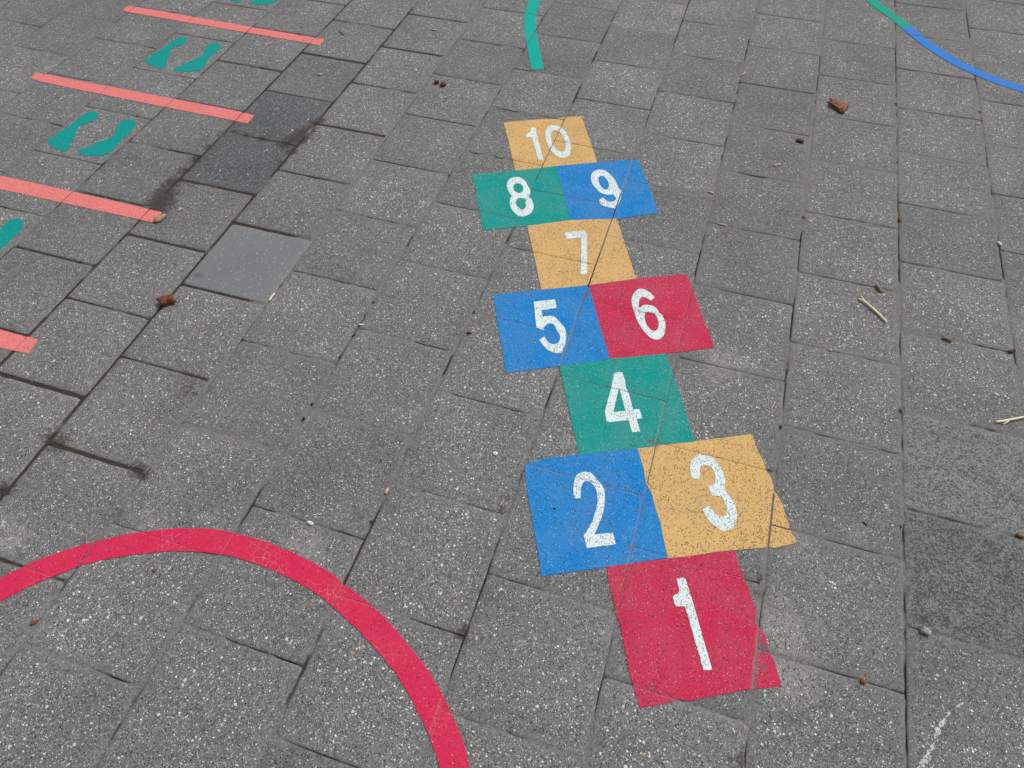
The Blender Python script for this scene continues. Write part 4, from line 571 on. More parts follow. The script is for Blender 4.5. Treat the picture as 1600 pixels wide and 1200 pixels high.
FEET = {'1L': [[[-2.9424,1.904],[-2.9384,1.904],[-2.9345,1.9033],[-2.9306,1.902],[-2.927,1.9003],[-2.9236,1.8984],[-2.9206,1.8962],[-2.9177,1.8937],[-2.915,1.8908],[-2.9127,1.8876],[-2.9107,1.8842],[-2.909,1.8805],[-2.9076,1.8764],[-2.9066,1.872],[-2.906,1.8676],[-2.9059,1.8632],[-2.9063,1.8589],[-2.9073,1.8545],[-2.9087,1.85],[-2.9104,1.8456],[-2.9122,1.8412],[-2.9143,1.8368],[-2.9168,1.8324],[-2.9195,1.828],[-2.9221,1.8237],[-2.9245,1.8197],[-2.9267,1.8158],[-2.9289,1.8121],[-2.9309,1.8085],[-2.9324,1.805],[-2.9334,1.8015],[-2.9338,1.7982],[-2.9336,1.7952],[-2.933,1.7922],[-2.932,1.7888],[-2.9306,1.7849],[-2.9286,1.7804],[-2.9261,1.7753],[-2.9233,1.7699],[-2.9203,1.7644],[-2.9174,1.7588],[-2.9144,1.7529],[-2.9113,1.7467],[-2.9081,1.7405],[-2.9052,1.7345],[-2.9028,1.7293],[-2.9009,1.7246],[-2.8994,1.7205],[-2.8981,1.7167],[-2.8971,1.7133],[-2.8964,1.7102],[-2.896,1.7074],[-2.896,1.7049],[-2.8962,1.7027],[-2.8964,1.701],[-2.8966,1.6997],[-2.8952,1.6988],[-2.8932,1.6977],[-2.8909,1.6962],[-2.8886,1.6944],[-2.8866,1.6924],[-2.8849,1.69],[-2.8833,1.6872],[-2.8818,1.6841],[-2.8805,1.681],[-2.8796,1.6781],[-2.879,1.6751],[-2.8788,1.6722],[-2.8788,1.6692],[-2.879,1.6664],[-2.8794,1.6637],[-2.88,1.6611],[-2.8808,1.6584],[-2.8818,1.6559],[-2.883,1.6539],[-2.8846,1.6527],[-2.8867,1.6524],[-2.8891,1.6529],[-2.8919,1.6539],[-2.8946,1.655],[-2.8971,1.6562],[-2.8996,1.6574],[-2.9021,1.659],[-2.9046,1.6606],[-2.9066,1.662],[-2.9081,1.663],[-2.9086,1.662],[-2.9092,1.6604],[-2.91,1.6587],[-2.911,1.6572],[-2.9125,1.6563],[-2.9145,1.656],[-2.9168,1.6561],[-2.9195,1.6565],[-2.9222,1.6571],[-2.9249,1.6578],[-2.9277,1.6588],[-2.9308,1.6602],[-2.9338,1.6617],[-2.9364,1.663],[-2.9382,1.6639],[-2.9392,1.6637],[-2.9406,1.6633],[-2.9423,1.663],[-2.9442,1.663],[-2.9463,1.6635],[-2.9487,1.6647],[-2.9515,1.6666],[-2.9544,1.6688],[-2.957,1.6707],[-2.9588,1.672],[-2.9602,1.6725],[-2.9621,1.6732],[-2.9644,1.6741],[-2.967,1.6753],[-2.9698,1.6769],[-2.9731,1.6791],[-2.9769,1.6818],[-2.9808,1.6847],[-2.9846,1.6876],[-2.9876,1.6902],[-2.9902,1.6924],[-2.9925,1.6945],[-2.9943,1.6965],[-2.9955,1.6984],[-2.9958,1.7003],[-2.995,1.7023],[-2.9931,1.7042],[-2.9907,1.7062],[-2.9882,1.708],[-2.9863,1.7096],[-2.9849,1.7111],[-2.9837,1.7125],[-2.9826,1.7137],[-2.9817,1.7147],[-2.9811,1.7155],[-2.9817,1.7198],[-2.9827,1.7259],[-2.9838,1.7331],[-2.9845,1.7402],[-2.9846,1.7465],[-2.9839,1.7516],[-2.9826,1.7561],[-2.9809,1.7605],[-2.9792,1.7651],[-2.9777,1.7702],[-2.9764,1.7762],[-2.9751,1.7826],[-2.9738,1.7894],[-2.9726,1.7962],[-2.9717,1.8027],[-2.9711,1.8091],[-2.9708,1.8153],[-2.9706,1.8215],[-2.9704,1.8278],[-2.9703,1.8342],[-2.9703,1.841],[-2.9705,1.848],[-2.9707,1.855],[-2.9707,1.8617],[-2.9703,1.868],[-2.9695,1.8737],[-2.9686,1.8792],[-2.9674,1.8843],[-2.9656,1.8889],[-2.9632,1.8929],[-2.9599,1.8963],[-2.9558,1.8991],[-2.9512,1.9014],[-2.9467,1.903]],[[-2.9734,1.7031],[-2.9729,1.707],[-2.9675,1.7049],[-2.968,1.7009]],[[-2.9591,1.6941],[-2.9585,1.698],[-2.9532,1.6959],[-2.9537,1.6919]],[[-2.9342,1.6859],[-2.9337,1.6898],[-2.9284,1.6877],[-2.9289,1.6838]],[[-2.9169,1.6871],[-2.9164,1.691],[-2.9111,1.6889],[-2.9116,1.685]]],
 '1R': [[[-2.7785,1.9006],[-2.7742,1.901],[-2.7699,1.9004],[-2.7657,1.8993],[-2.7617,1.8976],[-2.758,1.8958],[-2.7548,1.8939],[-2.752,1.8917],[-2.7493,1.8892],[-2.7468,1.8861],[-2.7443,1.8824],[-2.7416,1.8779],[-2.7388,1.8727],[-2.7362,1.867],[-2.7339,1.8612],[-2.7322,1.8554],[-2.7312,1.8497],[-2.7308,1.8439],[-2.7307,1.8379],[-2.7307,1.8318],[-2.7306,1.8256],[-2.7302,1.819],[-2.7297,1.812],[-2.7293,1.805],[-2.7289,1.7982],[-2.7287,1.792],[-2.7288,1.7862],[-2.729,1.7807],[-2.7293,1.7756],[-2.7295,1.7708],[-2.7296,1.7664],[-2.7297,1.7627],[-2.7298,1.7596],[-2.7297,1.7568],[-2.7294,1.7537],[-2.7287,1.7499],[-2.7273,1.745],[-2.7252,1.7394],[-2.723,1.7335],[-2.7212,1.7281],[-2.7205,1.7235],[-2.721,1.7199],[-2.7226,1.7169],[-2.7246,1.7145],[-2.7265,1.7125],[-2.7277,1.711],[-2.7265,1.7087],[-2.7246,1.7054],[-2.7226,1.7016],[-2.721,1.6979],[-2.7201,1.6951],[-2.72,1.6929],[-2.7205,1.6911],[-2.7215,1.6897],[-2.7227,1.6885],[-2.7242,1.6877],[-2.7262,1.6873],[-2.7287,1.6874],[-2.7314,1.6877],[-2.7338,1.688],[-2.7355,1.6882],[-2.7353,1.6861],[-2.735,1.683],[-2.7347,1.6796],[-2.7349,1.6764],[-2.7358,1.674],[-2.7379,1.6724],[-2.7408,1.6714],[-2.7441,1.6707],[-2.7471,1.6702],[-2.7491,1.6698],[-2.7496,1.6692],[-2.7503,1.6682],[-2.7512,1.6671],[-2.7523,1.666],[-2.7538,1.6651],[-2.7557,1.6644],[-2.7582,1.6637],[-2.7608,1.6632],[-2.7634,1.6628],[-2.7656,1.6627],[-2.7675,1.663],[-2.7693,1.6636],[-2.7709,1.6643],[-2.7722,1.6651],[-2.7732,1.6655],[-2.7737,1.6643],[-2.7742,1.6625],[-2.775,1.6604],[-2.7761,1.6584],[-2.7776,1.6569],[-2.7798,1.6557],[-2.7825,1.6547],[-2.7855,1.6538],[-2.7886,1.6534],[-2.7914,1.6534],[-2.7941,1.6542],[-2.7969,1.6557],[-2.7995,1.6575],[-2.8018,1.6591],[-2.8034,1.6602],[-2.8278,1.6526],[-2.8291,1.6558],[-2.831,1.6605],[-2.833,1.6658],[-2.8348,1.671],[-2.8358,1.6753],[-2.8359,1.6785],[-2.8356,1.681],[-2.8348,1.6833],[-2.8335,1.6856],[-2.8317,1.688],[-2.8289,1.6908],[-2.8252,1.6935],[-2.8212,1.6963],[-2.8175,1.6993],[-2.815,1.7023],[-2.8139,1.7054],[-2.8138,1.7086],[-2.8142,1.7118],[-2.8144,1.7153],[-2.8139,1.7192],[-2.8127,1.7236],[-2.8111,1.7285],[-2.8092,1.7336],[-2.8069,1.7386],[-2.8042,1.7431],[-2.8007,1.7471],[-2.7965,1.7508],[-2.7921,1.7543],[-2.788,1.7579],[-2.7847,1.7618],[-2.7822,1.7662],[-2.7802,1.7709],[-2.7786,1.7757],[-2.7776,1.7806],[-2.777,1.7854],[-2.7769,1.7903],[-2.7773,1.7953],[-2.7782,1.8002],[-2.7794,1.8051],[-2.7809,1.8099],[-2.7828,1.8143],[-2.7852,1.8185],[-2.7878,1.8227],[-2.7905,1.8271],[-2.7929,1.8321],[-2.7953,1.838],[-2.7979,1.8446],[-2.8002,1.8514],[-2.8022,1.858],[-2.8034,1.864],[-2.8039,1.8693],[-2.804,1.8743],[-2.8035,1.879],[-2.8023,1.8833],[-2.8002,1.8872],[-2.7971,1.8908],[-2.7928,1.8941],[-2.788,1.897],[-2.7831,1.8993]],[[-2.8142,1.6894],[-2.8136,1.6933],[-2.8084,1.6912],[-2.809,1.6873]],[[-2.8081,1.6688],[-2.8075,1.6727],[-2.8023,1.6706],[-2.803,1.6668]],[[-2.7829,1.6844],[-2.7822,1.6883],[-2.7771,1.6862],[-2.7777,1.6824]],[[-2.7674,1.6913],[-2.7668,1.6952],[-2.7616,1.6931],[-2.7623,1.6892]],[[-2.7452,1.6946],[-2.7445,1.6984],[-2.7394,1.6964],[-2.74,1.6925]]],
 '2L': [[[-2.9378,2.5062],[-2.9335,2.5061],[-2.9293,2.505],[-2.9252,2.5031],[-2.9214,2.5006],[-2.9181,2.4979],[-2.915,2.4947],[-2.9122,2.491],[-2.9098,2.4868],[-2.9079,2.4826],[-2.9064,2.4785],[-2.9055,2.4745],[-2.9051,2.4706],[-2.9052,2.4665],[-2.9057,2.4625],[-2.9067,2.4585],[-2.9083,2.4544],[-2.9106,2.4502],[-2.9132,2.4461],[-2.9159,2.4419],[-2.9184,2.4378],[-2.9209,2.4338],[-2.9236,2.4298],[-2.9261,2.4259],[-2.9284,2.4217],[-2.9301,2.4173],[-2.9314,2.4126],[-2.9324,2.4077],[-2.9329,2.4025],[-2.9328,2.3972],[-2.9319,2.3916],[-2.9299,2.386],[-2.927,2.3802],[-2.9235,2.3742],[-2.9197,2.3677],[-2.9159,2.3607],[-2.9118,2.3526],[-2.9073,2.3436],[-2.9027,2.3344],[-2.8985,2.3257],[-2.8952,2.3182],[-2.8928,2.3118],[-2.891,2.306],[-2.8897,2.3009],[-2.8887,2.2968],[-2.888,2.2937],[-2.886,2.2914],[-2.8831,2.288],[-2.8798,2.2841],[-2.8769,2.2802],[-2.8749,2.2766],[-2.874,2.2733],[-2.8736,2.2699],[-2.8738,2.2667],[-2.8743,2.2636],[-2.875,2.2608],[-2.8758,2.2579],[-2.877,2.255],[-2.8784,2.2524],[-2.8802,2.2503],[-2.8823,2.249],[-2.8851,2.249],[-2.8886,2.2499],[-2.8923,2.2514],[-2.8955,2.2528],[-2.8977,2.2537],[-2.9001,2.254],[-2.9035,2.2545],[-2.9075,2.255],[-2.9114,2.2556],[-2.9148,2.2563],[-2.9177,2.2571],[-2.9206,2.258],[-2.9231,2.259],[-2.9253,2.2598],[-2.9269,2.2604],[-2.93,2.2612],[-2.9344,2.2623],[-2.9396,2.2636],[-2.9448,2.2651],[-2.9496,2.2666],[-2.9542,2.2685],[-2.959,2.2707],[-2.9635,2.2729],[-2.9674,2.2748],[-2.9702,2.2762],[-2.9723,2.2777],[-2.9754,2.2798],[-2.9789,2.2824],[-2.9821,2.2851],[-2.9845,2.2878],[-2.986,2.2907],[-2.987,2.2939],[-2.9876,2.2972],[-2.9877,2.3003],[-2.9874,2.3031],[-2.9863,2.3057],[-2.9845,2.3082],[-2.9824,2.3105],[-2.9804,2.3124],[-2.9791,2.3138],[-2.98,2.3176],[-2.9813,2.323],[-2.9826,2.3293],[-2.9834,2.336],[-2.9833,2.3425],[-2.9819,2.3489],[-2.9795,2.3554],[-2.9767,2.3621],[-2.974,2.3691],[-2.9719,2.3764],[-2.9706,2.3841],[-2.9695,2.392],[-2.9688,2.4002],[-2.9682,2.4085],[-2.9677,2.4169],[-2.9675,2.4254],[-2.9677,2.4342],[-2.9679,2.443],[-2.968,2.4515],[-2.9677,2.4595],[-2.9671,2.4672],[-2.9664,2.4746],[-2.9653,2.4816],[-2.9637,2.4879],[-2.9612,2.4932],[-2.9576,2.4975],[-2.9529,2.5009],[-2.9478,2.5036],[-2.9426,2.5053]]],
 '2R': [[[-2.7887,2.5007],[-2.7843,2.5024],[-2.779,2.5029],[-2.7735,2.5025],[-2.7681,2.5015],[-2.7633,2.5001],[-2.759,2.4983],[-2.7551,2.4959],[-2.7514,2.493],[-2.7481,2.4896],[-2.7452,2.4859],[-2.7426,2.4817],[-2.7404,2.477],[-2.7385,2.4719],[-2.7371,2.4665],[-2.736,2.4607],[-2.7356,2.4546],[-2.7357,2.4481],[-2.7361,2.4413],[-2.7367,2.4343],[-2.737,2.4272],[-2.7373,2.4197],[-2.7377,2.412],[-2.738,2.4041],[-2.7381,2.3963],[-2.7377,2.3887],[-2.7368,2.3813],[-2.7356,2.374],[-2.7341,2.3668],[-2.7324,2.3598],[-2.7308,2.3532],[-2.7289,2.3468],[-2.7268,2.3406],[-2.7247,2.3347],[-2.7229,2.3292],[-2.7216,2.3241],[-2.7211,2.3195],[-2.7211,2.3151],[-2.7214,2.3112],[-2.7218,2.308],[-2.722,2.3056],[-2.7213,2.3035],[-2.7202,2.3005],[-2.7191,2.2971],[-2.7185,2.2937],[-2.7188,2.2909],[-2.7205,2.2886],[-2.7232,2.2865],[-2.7263,2.2846],[-2.7292,2.2831],[-2.7311,2.2819],[-2.7322,2.2804],[-2.7337,2.2782],[-2.7355,2.2758],[-2.7375,2.2734],[-2.7395,2.2715],[-2.7419,2.2701],[-2.7446,2.269],[-2.7474,2.268],[-2.7498,2.2673],[-2.7515,2.2668],[-2.7535,2.2662],[-2.7563,2.2655],[-2.7596,2.2645],[-2.7631,2.2634],[-2.7666,2.2621],[-2.77,2.2602],[-2.7736,2.2578],[-2.7773,2.2554],[-2.7809,2.2535],[-2.7844,2.2524],[-2.7879,2.2526],[-2.7916,2.2538],[-2.795,2.2554],[-2.798,2.2569],[-2.8001,2.2579],[-2.8241,2.253],[-2.8248,2.2562],[-2.8258,2.2607],[-2.8268,2.2659],[-2.8274,2.2711],[-2.827,2.2757],[-2.8252,2.2797],[-2.8223,2.2838],[-2.819,2.2875],[-2.816,2.2906],[-2.8139,2.2929],[-2.8134,2.2963],[-2.8127,2.301],[-2.8118,2.3066],[-2.8106,2.3126],[-2.8091,2.3182],[-2.8072,2.3235],[-2.8049,2.3288],[-2.8023,2.3343],[-2.7995,2.3401],[-2.7966,2.3462],[-2.7931,2.3528],[-2.789,2.3598],[-2.7849,2.3671],[-2.7814,2.3743],[-2.7791,2.3813],[-2.778,2.3879],[-2.7778,2.3943],[-2.7783,2.4007],[-2.7794,2.407],[-2.781,2.4135],[-2.7833,2.4203],[-2.7865,2.4273],[-2.7901,2.4342],[-2.7935,2.4411],[-2.7962,2.4476],[-2.7983,2.4539],[-2.8001,2.4599],[-2.8015,2.4657],[-2.8022,2.4713],[-2.802,2.4767],[-2.8007,2.4823],[-2.7986,2.4879],[-2.7958,2.4931],[-2.7924,2.4976]],[[-2.752,2.2989],[-2.7512,2.3039],[-2.7454,2.301],[-2.7462,2.296]],[[-2.7763,2.2851],[-2.7756,2.29],[-2.7698,2.2871],[-2.7705,2.2822]]]}
# the hopscotch court
hop = empty('hopscotch_court', (0, 0, 0))
tag(hop, 'painted hopscotch court of ten coloured squares numbered 1 to 10', 'hopscotch')
COL = {'1': 'red', '2': 'blue', '3': 'yellow', '4': 'green', '5': 'blue', '6': 'red', '7': 'yellow', '8': 'green', '9': 'blue', '10': 'yellow'}
WORD = {'red': 'crimson', 'blue': 'blue', 'yellow': 'yellow', 'green': 'green'}
for nm in SQ:
    o = paint('painted_square', [[tuple(p) for p in SQ[nm]]], M[COL[nm]], hop, .0013, .0007)
    o['label'] = '%s hopscotch square with a white %s' % (WORD[COL[nm]], nm)
    if nm == '10':
        for part, dg in zip(NUM[nm], ('1', '0')):
            q_ = paint('numeral', part, M['white'], o, .0022, .0005); q_['label'] = 'white digit %s of the number 10' % dg
    else:
        q_ = paint('numeral', NUM[nm][0], M['white'], o, .0022, .0005); q_['label'] = 'white number %s' % nm

# salmon pink lines, 1 m long, and footprints between them
PINK = [([[-3.338, 2.680], [-3.346, 2.652], [-3.343, 2.633], [-3.296, 2.6256], [-2.80, 2.622], [-2.342, 2.6164], [-2.346, 2.6665], [-2.8, 2.672]], 'salmon pink line farthest away, crossing above the second pair of footprints'),
        ([[-3.352, 2.072], [-3.350, 2.035], [-3.293, 2.0204], [-2.80, 2.012], [-2.338, 2.009], [-2.3405, 2.066], [-2.4955, 2.0705], [-2.9, 2.072]], 'salmon pink line between two whole pairs of green footprints'),
        ([[-3.345, 1.460], [-3.343, 1.408], [-2.9504, 1.4031], [-2.55, 1.408], [-2.338, 1.4116], [-2.343, 1.4648], [-2.739, 1.467], [-3.0055, 1.4655]], 'salmon pink line with a beige wood chip lying at its right end'),
        ([[-3.345, .868], [-3.343, .812], [-2.8215, .8100], [-2.4384, .8155], [-2.3437, .8204], [-2.352, .8728], [-2.487, .8715], [-2.83, .868]], 'short visible end of a salmon pink line at the left edge, nearest to the camera')]
for pts, lab in PINK:
    o = recentre(paint('painted_line', [[tuple(p) for p in pts]], M['pink'], None, .0013, .0010)); tag(o, lab, 'painted line', 'salmon pink jump lines')
def shift(pl, dy): return [[(p[0], p[1]+dy) for p in q_] for q_ in pl]
FT = [('1L', 0, 'green left footprint of the nearest whole pair, toes showing'), ('1R', 0, 'green right footprint of the nearest whole pair, beside the paver joint'),
      ('2L', 0, 'green left footprint between the two farthest pink lines'), ('2R', 0, 'green right footprint between the two farthest pink lines'),
      ('2L', .608, 'tips of a green left footprint cut off by the top edge'), ('2R', .608, 'toes of a green right footprint cut off by the top edge of the picture'),
      ('1R', -.6075, 'heel of a green footprint cut off by the left edge')]
for key, dy, lab in FT:
    o = recentre(paint('footprint', shift(FEET[key], dy), M['foot green'], None, .0013, .0004)); tag(o, lab, 'footprint', 'green painted footprints')

# big crimson ring
RO = [[-1.9395,0.2634],[-1.9004,0.3111],[-1.8096,0.386],[-1.7165,0.4442],[-1.6386,0.4791],[-1.5401,0.5066],[-1.4449,0.5127],[-1.3416,0.5067],[-1.2308,0.4866],[-1.2042,0.4745],[-1.1127,0.4452],[-1.0124,0.394],[-0.939,0.3486],[-0.8829,0.3012],[-0.8388,0.2556],[-0.8076,0.2134]]
RI = [[-1.9099,0.209],[-1.8346,0.2948],[-1.7781,0.3447],[-1.6863,0.3965],[-1.5892,0.4354],[-1.495,0.4551],[-1.4135,0.4579],[-1.3365,0.4517],[-1.2537,0.4372],[-1.1626,0.4042],[-1.0773,0.3665],[-0.9999,0.3227],[-0.9471,0.2809],[-0.9049,0.2445],[-0.8631,0.1959]]
RC = (-1.400, -.216)
def polar(tr, r0):
    pts = sorted((math.atan2(y-RC[1], x-RC[0]), math.hypot(x-RC[0], y-RC[1])) for x, y in tr)
    lo, hi = pts[0], pts[-1]
    def f(a):
        if a <= lo[0]: k_ = min(1, (lo[0]-a)/.35); return lo[1]*(1-k_)+r0*k_
        if a >= hi[0]: k_ = min(1, (a-hi[0])/.35); return hi[1]*(1-k_)+r0*k_
        for p, q_ in zip(pts, pts[1:]):
            if p[0] <= a <= q_[0]:
                t = (a-p[0])/max(1e-9, q_[0]-p[0]); t = t*t*(3-2*t)*.5+t*.5; return p[1]*(1-t)+q_[1]*t
    return f
fo, fi = polar(RO, .730), polar(RI, .670)
N = 420; lo_, ri_ = [], []
for i in range(N+1):
    a = -math.pi + 2*math.pi*i/N; ca, sa = math.cos(a), math.sin(a)
    w1 = noise.noise(Vector((ca*30, sa*30, 0)))*.0012 + noise.noise(Vector((ca*120, sa*120, 0)))*.0006
    w2 = noise.noise(Vector((ca*30, sa*30, 8)))*.0012 + noise.noise(Vector((ca*120, sa*120, 8)))*.0006
    lo_.append((RC[0]+(fi(a)+w2)*ca, RC[1]+(fi(a)+w2)*sa)); ri_.append((RC[0]+(fo(a)+w1)*ca, RC[1]+(fo(a)+w1)*sa))
lo_[-1] = lo_[0]; ri_[-1] = ri_[0]
o = recentre(paint('painted_circle', None, M['ring red'], None, .0016, 0, strip_tris(lo_, ri_)))
tag(o, 'big crimson painted circle line cut off by the bottom left corner', 'painted circle')

def resample(pts, step):
    out = [tuple(pts[0])]
    for i in range(len(pts)-1):
        P0 = pts[max(0, i-1)]; A_ = pts[i]; B_ = pts[i+1]; P3 = pts[min(len(pts)-1, i+2)]
        m = max(1, round(math.hypot(B_[0]-A_[0], B_[1]-A_[1])/step))
        for s in range(1, m+1):
            t = s/m
            out.append(tuple(.5*((2*A_[q_])+(-P0[q_]+B_[q_])*t+(2*P0[q_]-5*A_[q_]+4*B_[q_]-P3[q_])*t*t+(-P0[q_]+3*A_[q_]-3*B_[q_]+P3[q_])*t**3) for q_ in (0, 1)))
    return out
# each band is given by its middle line and a width
MID = [(-1.32, 4.10), (-1.46, 3.80), (-1.545, 3.50), (-1.580, 3.30), (-1.5722, 3.2), (-1.5578, 3.126), (-1.538, 3.055), (-1.508, 2.970), (-1.472, 2.880), (-1.435, 2.790), (-1.400, 2.7055)]
def band(mid, w):
    mid = resample(mid, .012); l, r = [], []
    for i, p in enumerate(mid):
        a, b = mid[max(0, i-1)], mid[min(len(mid)-1, i+1)]; L = math.hypot(b[0]-a[0], b[1]-a[1]); nx, ny = -(b[1]-a[1])/L, (b[0]-a[0])/L
        l.append((p[0]+nx*w/2, p[1]+ny*w/2)); r.append((p[0]-nx*w/2, p[1]-ny*w/2))
    return l, r
l_, r_ = band(MID, .0505)
o = recentre(paint('painted_arc', None, M['arc green'], None, .0015, 0, strip_tris(l_, r_)))
tag(o, 'turquoise painted arc ending above the 10 square', 'painted arc')
AU = [[-0.0756,3.7507],[-0.0058,3.6469],[0.0671,3.53],[0.1163,3.4499],[0.1802,3.3686],[0.2577,3.2866],[0.2996,3.2525],[0.3708,3.2034],[0.4451,3.1694],[0.4821,3.1568]]
AL = [[-0.1371,3.7316],[-0.0503,3.6127],[0.0278,3.5033],[0.0978,3.3885],[0.1768,3.2876],[0.2537,3.2171],[0.2956,3.1925],[0.3667,3.1531],[0.44,3.1159],[0.4762,3.0997]]
arc_m = [((a[0]+b[0])/2, (a[1]+b[1])/2) for a, b in ((AU[0], (-.115, 3.700)), (AU[1], (-.0503, 3.6127)), (AU[2], (.024, 3.508)), (AU[3], (.082, 3.414)), (AU[4], (.148, 3.322)), (AU[5], (.231, 3.236)), (AU[6], (.2756, 3.2035)), (AU[7], (.350, 3.160)), (AU[8], (.430, 3.121)), (AU[9], (.468, 3.106)))]
pre = [(-.42, 4.62), (-.33, 4.28), (-.215, 3.96)]; post = [(.60, 3.075), (.78, 3.045), (.98, 3.05), (1.2, 3.1)]
full = resample([tuple(p) for p in pre+arc_m+post], .012)
cut = min(range(len(full)), key=lambda i: abs(full[i][0]-.046)+abs(full[i][1]-3.519))
arc = empty('painted_curve', (.046, 3.519, 0)); tag(arc, 'painted curve at the top right, green at its far end, then blue', 'painted curve')
for seg, mt, lab in ((full[:cut+1], 'arc sea', 'green stretch of the curve'), (full[cut:], 'arc blue', 'blue stretch of the curve')):
    l_, r_ = band(seg, .050)
    o = paint('painted_stretch', None, M[mt], None, .0015, 0, strip_tris(l_, r_)); o.data.transform(Matrix.Translation((-.046, -3.519, 0))); o.parent = arc; o['label'] = lab

# ------------------------------------------------------------------ litter on the paving
def lump(name, mat, x, y, L, Wd, H, ang, seed, label, cat, rough=.35, bend=0, pinch=0, sub=3, sink=.25, flat=False, taper=0):
    "an irregular chip, pebble or seed lying on the paving"
    bm = bmesh.new(); bmesh.ops.create_icosphere(bm, subdivisions=sub, radius=1)
    for v in bm.verts:
        d = v.co.normalized()
        f = 1 + rough*(noise.noise(d*1.6+Vector((seed*7.1, 0, 0)))*1.0 + .55*noise.noise(d*4+Vector((0, seed*3.3, 0))))
        u = d.x; th = (1 - pinch*abs(u)**1.5)*(1+taper*u)
        px_ = max(-1, min(1, d.x*1.12)); sq_ = lambda c: math.copysign(abs(c)**.72, c)
        v.co = Vector((sq_(px_)*L/2*f, sq_(d.y)*Wd/2*f*th + bend*u*u*L, sq_(d.z)*H/2*f*(1-.5*pinch*abs(u))))
    me_ = bpy.data.meshes.new(name); bm.to_mesh(me_); bm.free()
    o_ = link(name, me_, mat); zmin = min(v.co.z for v in me_.vertices)
    me_.transform(Matrix.Rotation(ang, 4, 'Z')); me_.transform(Matrix.Translation((0, 0, -zmin-H*sink*.3)))
    o_.location = (x, y, ground_z(x, y)+.0004); me_.polygons.foreach_set('use_smooth', [not flat]*len(me_.polygons))
    return tag(o_, label, cat)
def stick(name, mat, paths, label, cat, seg=8):
    "a twig: tapered, slightly knobbly tubes; each path is [(x, y, z, radius), ...]"
    bm = bmesh.new(); x0, y0 = paths[0][0][0], paths[0][0][1]; gz = ground_z(x0, y0)
    for path in paths:
        P_ = []
        for i in range(len(path)-1):
            for s in range(6):
                t = s/6; P_.append([path[i][q_]*(1-t)+path[i+1][q_]*t for q_ in range(4)])
        P_.append(list(path[-1])); rings = []
        for i, p in enumerate(P_):
            a, b = Vector(P_[max(0, i-1)][:3]), Vector(P_[min(len(P_)-1, i+1)][:3]); T = (b-a).normalized()
            N1 = T.cross(Vector((0, 0, 1))).normalized(); N2 = N1.cross(T); ring = []
            for s in range(seg):
                an = 2*math.pi*s/seg; r_s = p[3]*(1+.22*noise.noise(Vector((i*.7, s*1.3, p[0]*90))))
                if i in (0, len(P_)-1): r_s *= .72
                ring.append(bm.verts.new(Vector((p[0]-x0, p[1]-y0, p[2])) + N1*math.cos(an)*r_s + N2*math.sin(an)*r_s))
            rings.append(ring)
        for A_, B_ in zip(rings, rings[1:]):
            for s in range(seg): bm.faces.new((A_[s], A_[(s+1) % seg], B_[(s+1) % seg], B_[s]))
        bm.faces.new(list(reversed(rings[0]))); bm.faces.new(rings[-1])
    bmesh.ops.recalc_face_normals(bm, faces=bm.faces)
    me_ = bpy.data.meshes.new(name); bm.to_mesh(me_); bm.free(); me_.polygons.foreach_set('use_smooth', [True]*len(me_.polygons))
    o_ = link(name, me_, mat); o_.location = (x0, y0, gz+.0005); return tag(o_, label, cat)

lump('bark_chip', M['bark tan'], -0.2168, 2.7888, 0.0620, 0.05, 0.012, -0.60, 1, 'largest reddish brown bark chip, lying alone on the paver near the top right', 'bark chip', rough=0.75, taper=0.55)
lump('bark_chip', M['dark chip'], -0.3418, 2.5061, 0.0271, 0.016, 0.008, -0.33, 2, 'small dark brown chip below and left of the large bark chip', 'bark chip', rough=0.5)
lump('bark_chunk', M['bark'], -2.0822, 1.1082, 0.0400, 0.032, 0.02, 0.86, 3, 'rough reddish brown bark chunk on the joint near the smooth light slab', 'bark chunk', rough=0.5)
lump('berry', M['berry'], -1.7564, 2.4829, 0.0183, 0.016, 0.012, 0.56, 4, 'dark red berry, left one of a pair above the hopscotch', 'berry', rough=0.3)
lump('berry', M['berry'], -1.7259, 2.4750, 0.0252, 0.016, 0.012, 1.15, 5, 'dark red berry, right one of a pair above the hopscotch', 'berry', rough=0.35)
lump('wood_chip', M['wood tan'], -2.3285, 1.4316, 0.0445, 0.024, 0.012, 1.12, 6, 'beige wood chip at the right end of a pink line', 'wood chip', rough=0.4, pinch=0.3)
lump('wood_chip', M['splinter'], -2.2937, 1.4938, 0.0174, 0.008, 0.005, 1.17, 7, 'tiny pale wood chip right of the beige chip at the pink line', 'wood chip', pinch=0.5)
lump('bark_pellet', M['grey wood'], -0.0620, 1.8024, 0.0338, 0.011, 0.009, -0.99, 8, 'grey brown bark pellet above the long peeled twig', 'bark piece', rough=0.15)
lump('bark_pellet', M['grey wood'], 0.1242, 1.6492, 0.0263, 0.01, 0.008, -0.28, 9, 'grey brown stub lying on a joint right of the peeled twig', 'bark piece', rough=0.2)
lump('bark_chip', M['dark chip'], 0.2941, 1.6551, 0.0205, 0.009, 0.006, 0.54, 10, 'dark red brown chip at the right edge', 'bark chip', rough=0.45)
lump('seed', M['rust'], 0.0016, 2.1562, 0.0197, 0.008, 0.007, -1.48, 11, 'rusty round seed in the long joint at the right', 'seed', rough=0.25)
lump('leaf_scale', M['rust'], -1.8044, 0.1931, 0.0165, 0.009, 0.004, 1.05, 12, 'red brown leaf scale inside the crimson circle', 'leaf scale', pinch=0.7)
lump('seed', M['berry'], -1.1840, 1.2645, 0.0147, 0.006, 0.005, 0.30, 13, 'small dark red seed left of the blue 5 square', 'seed', rough=0.2)
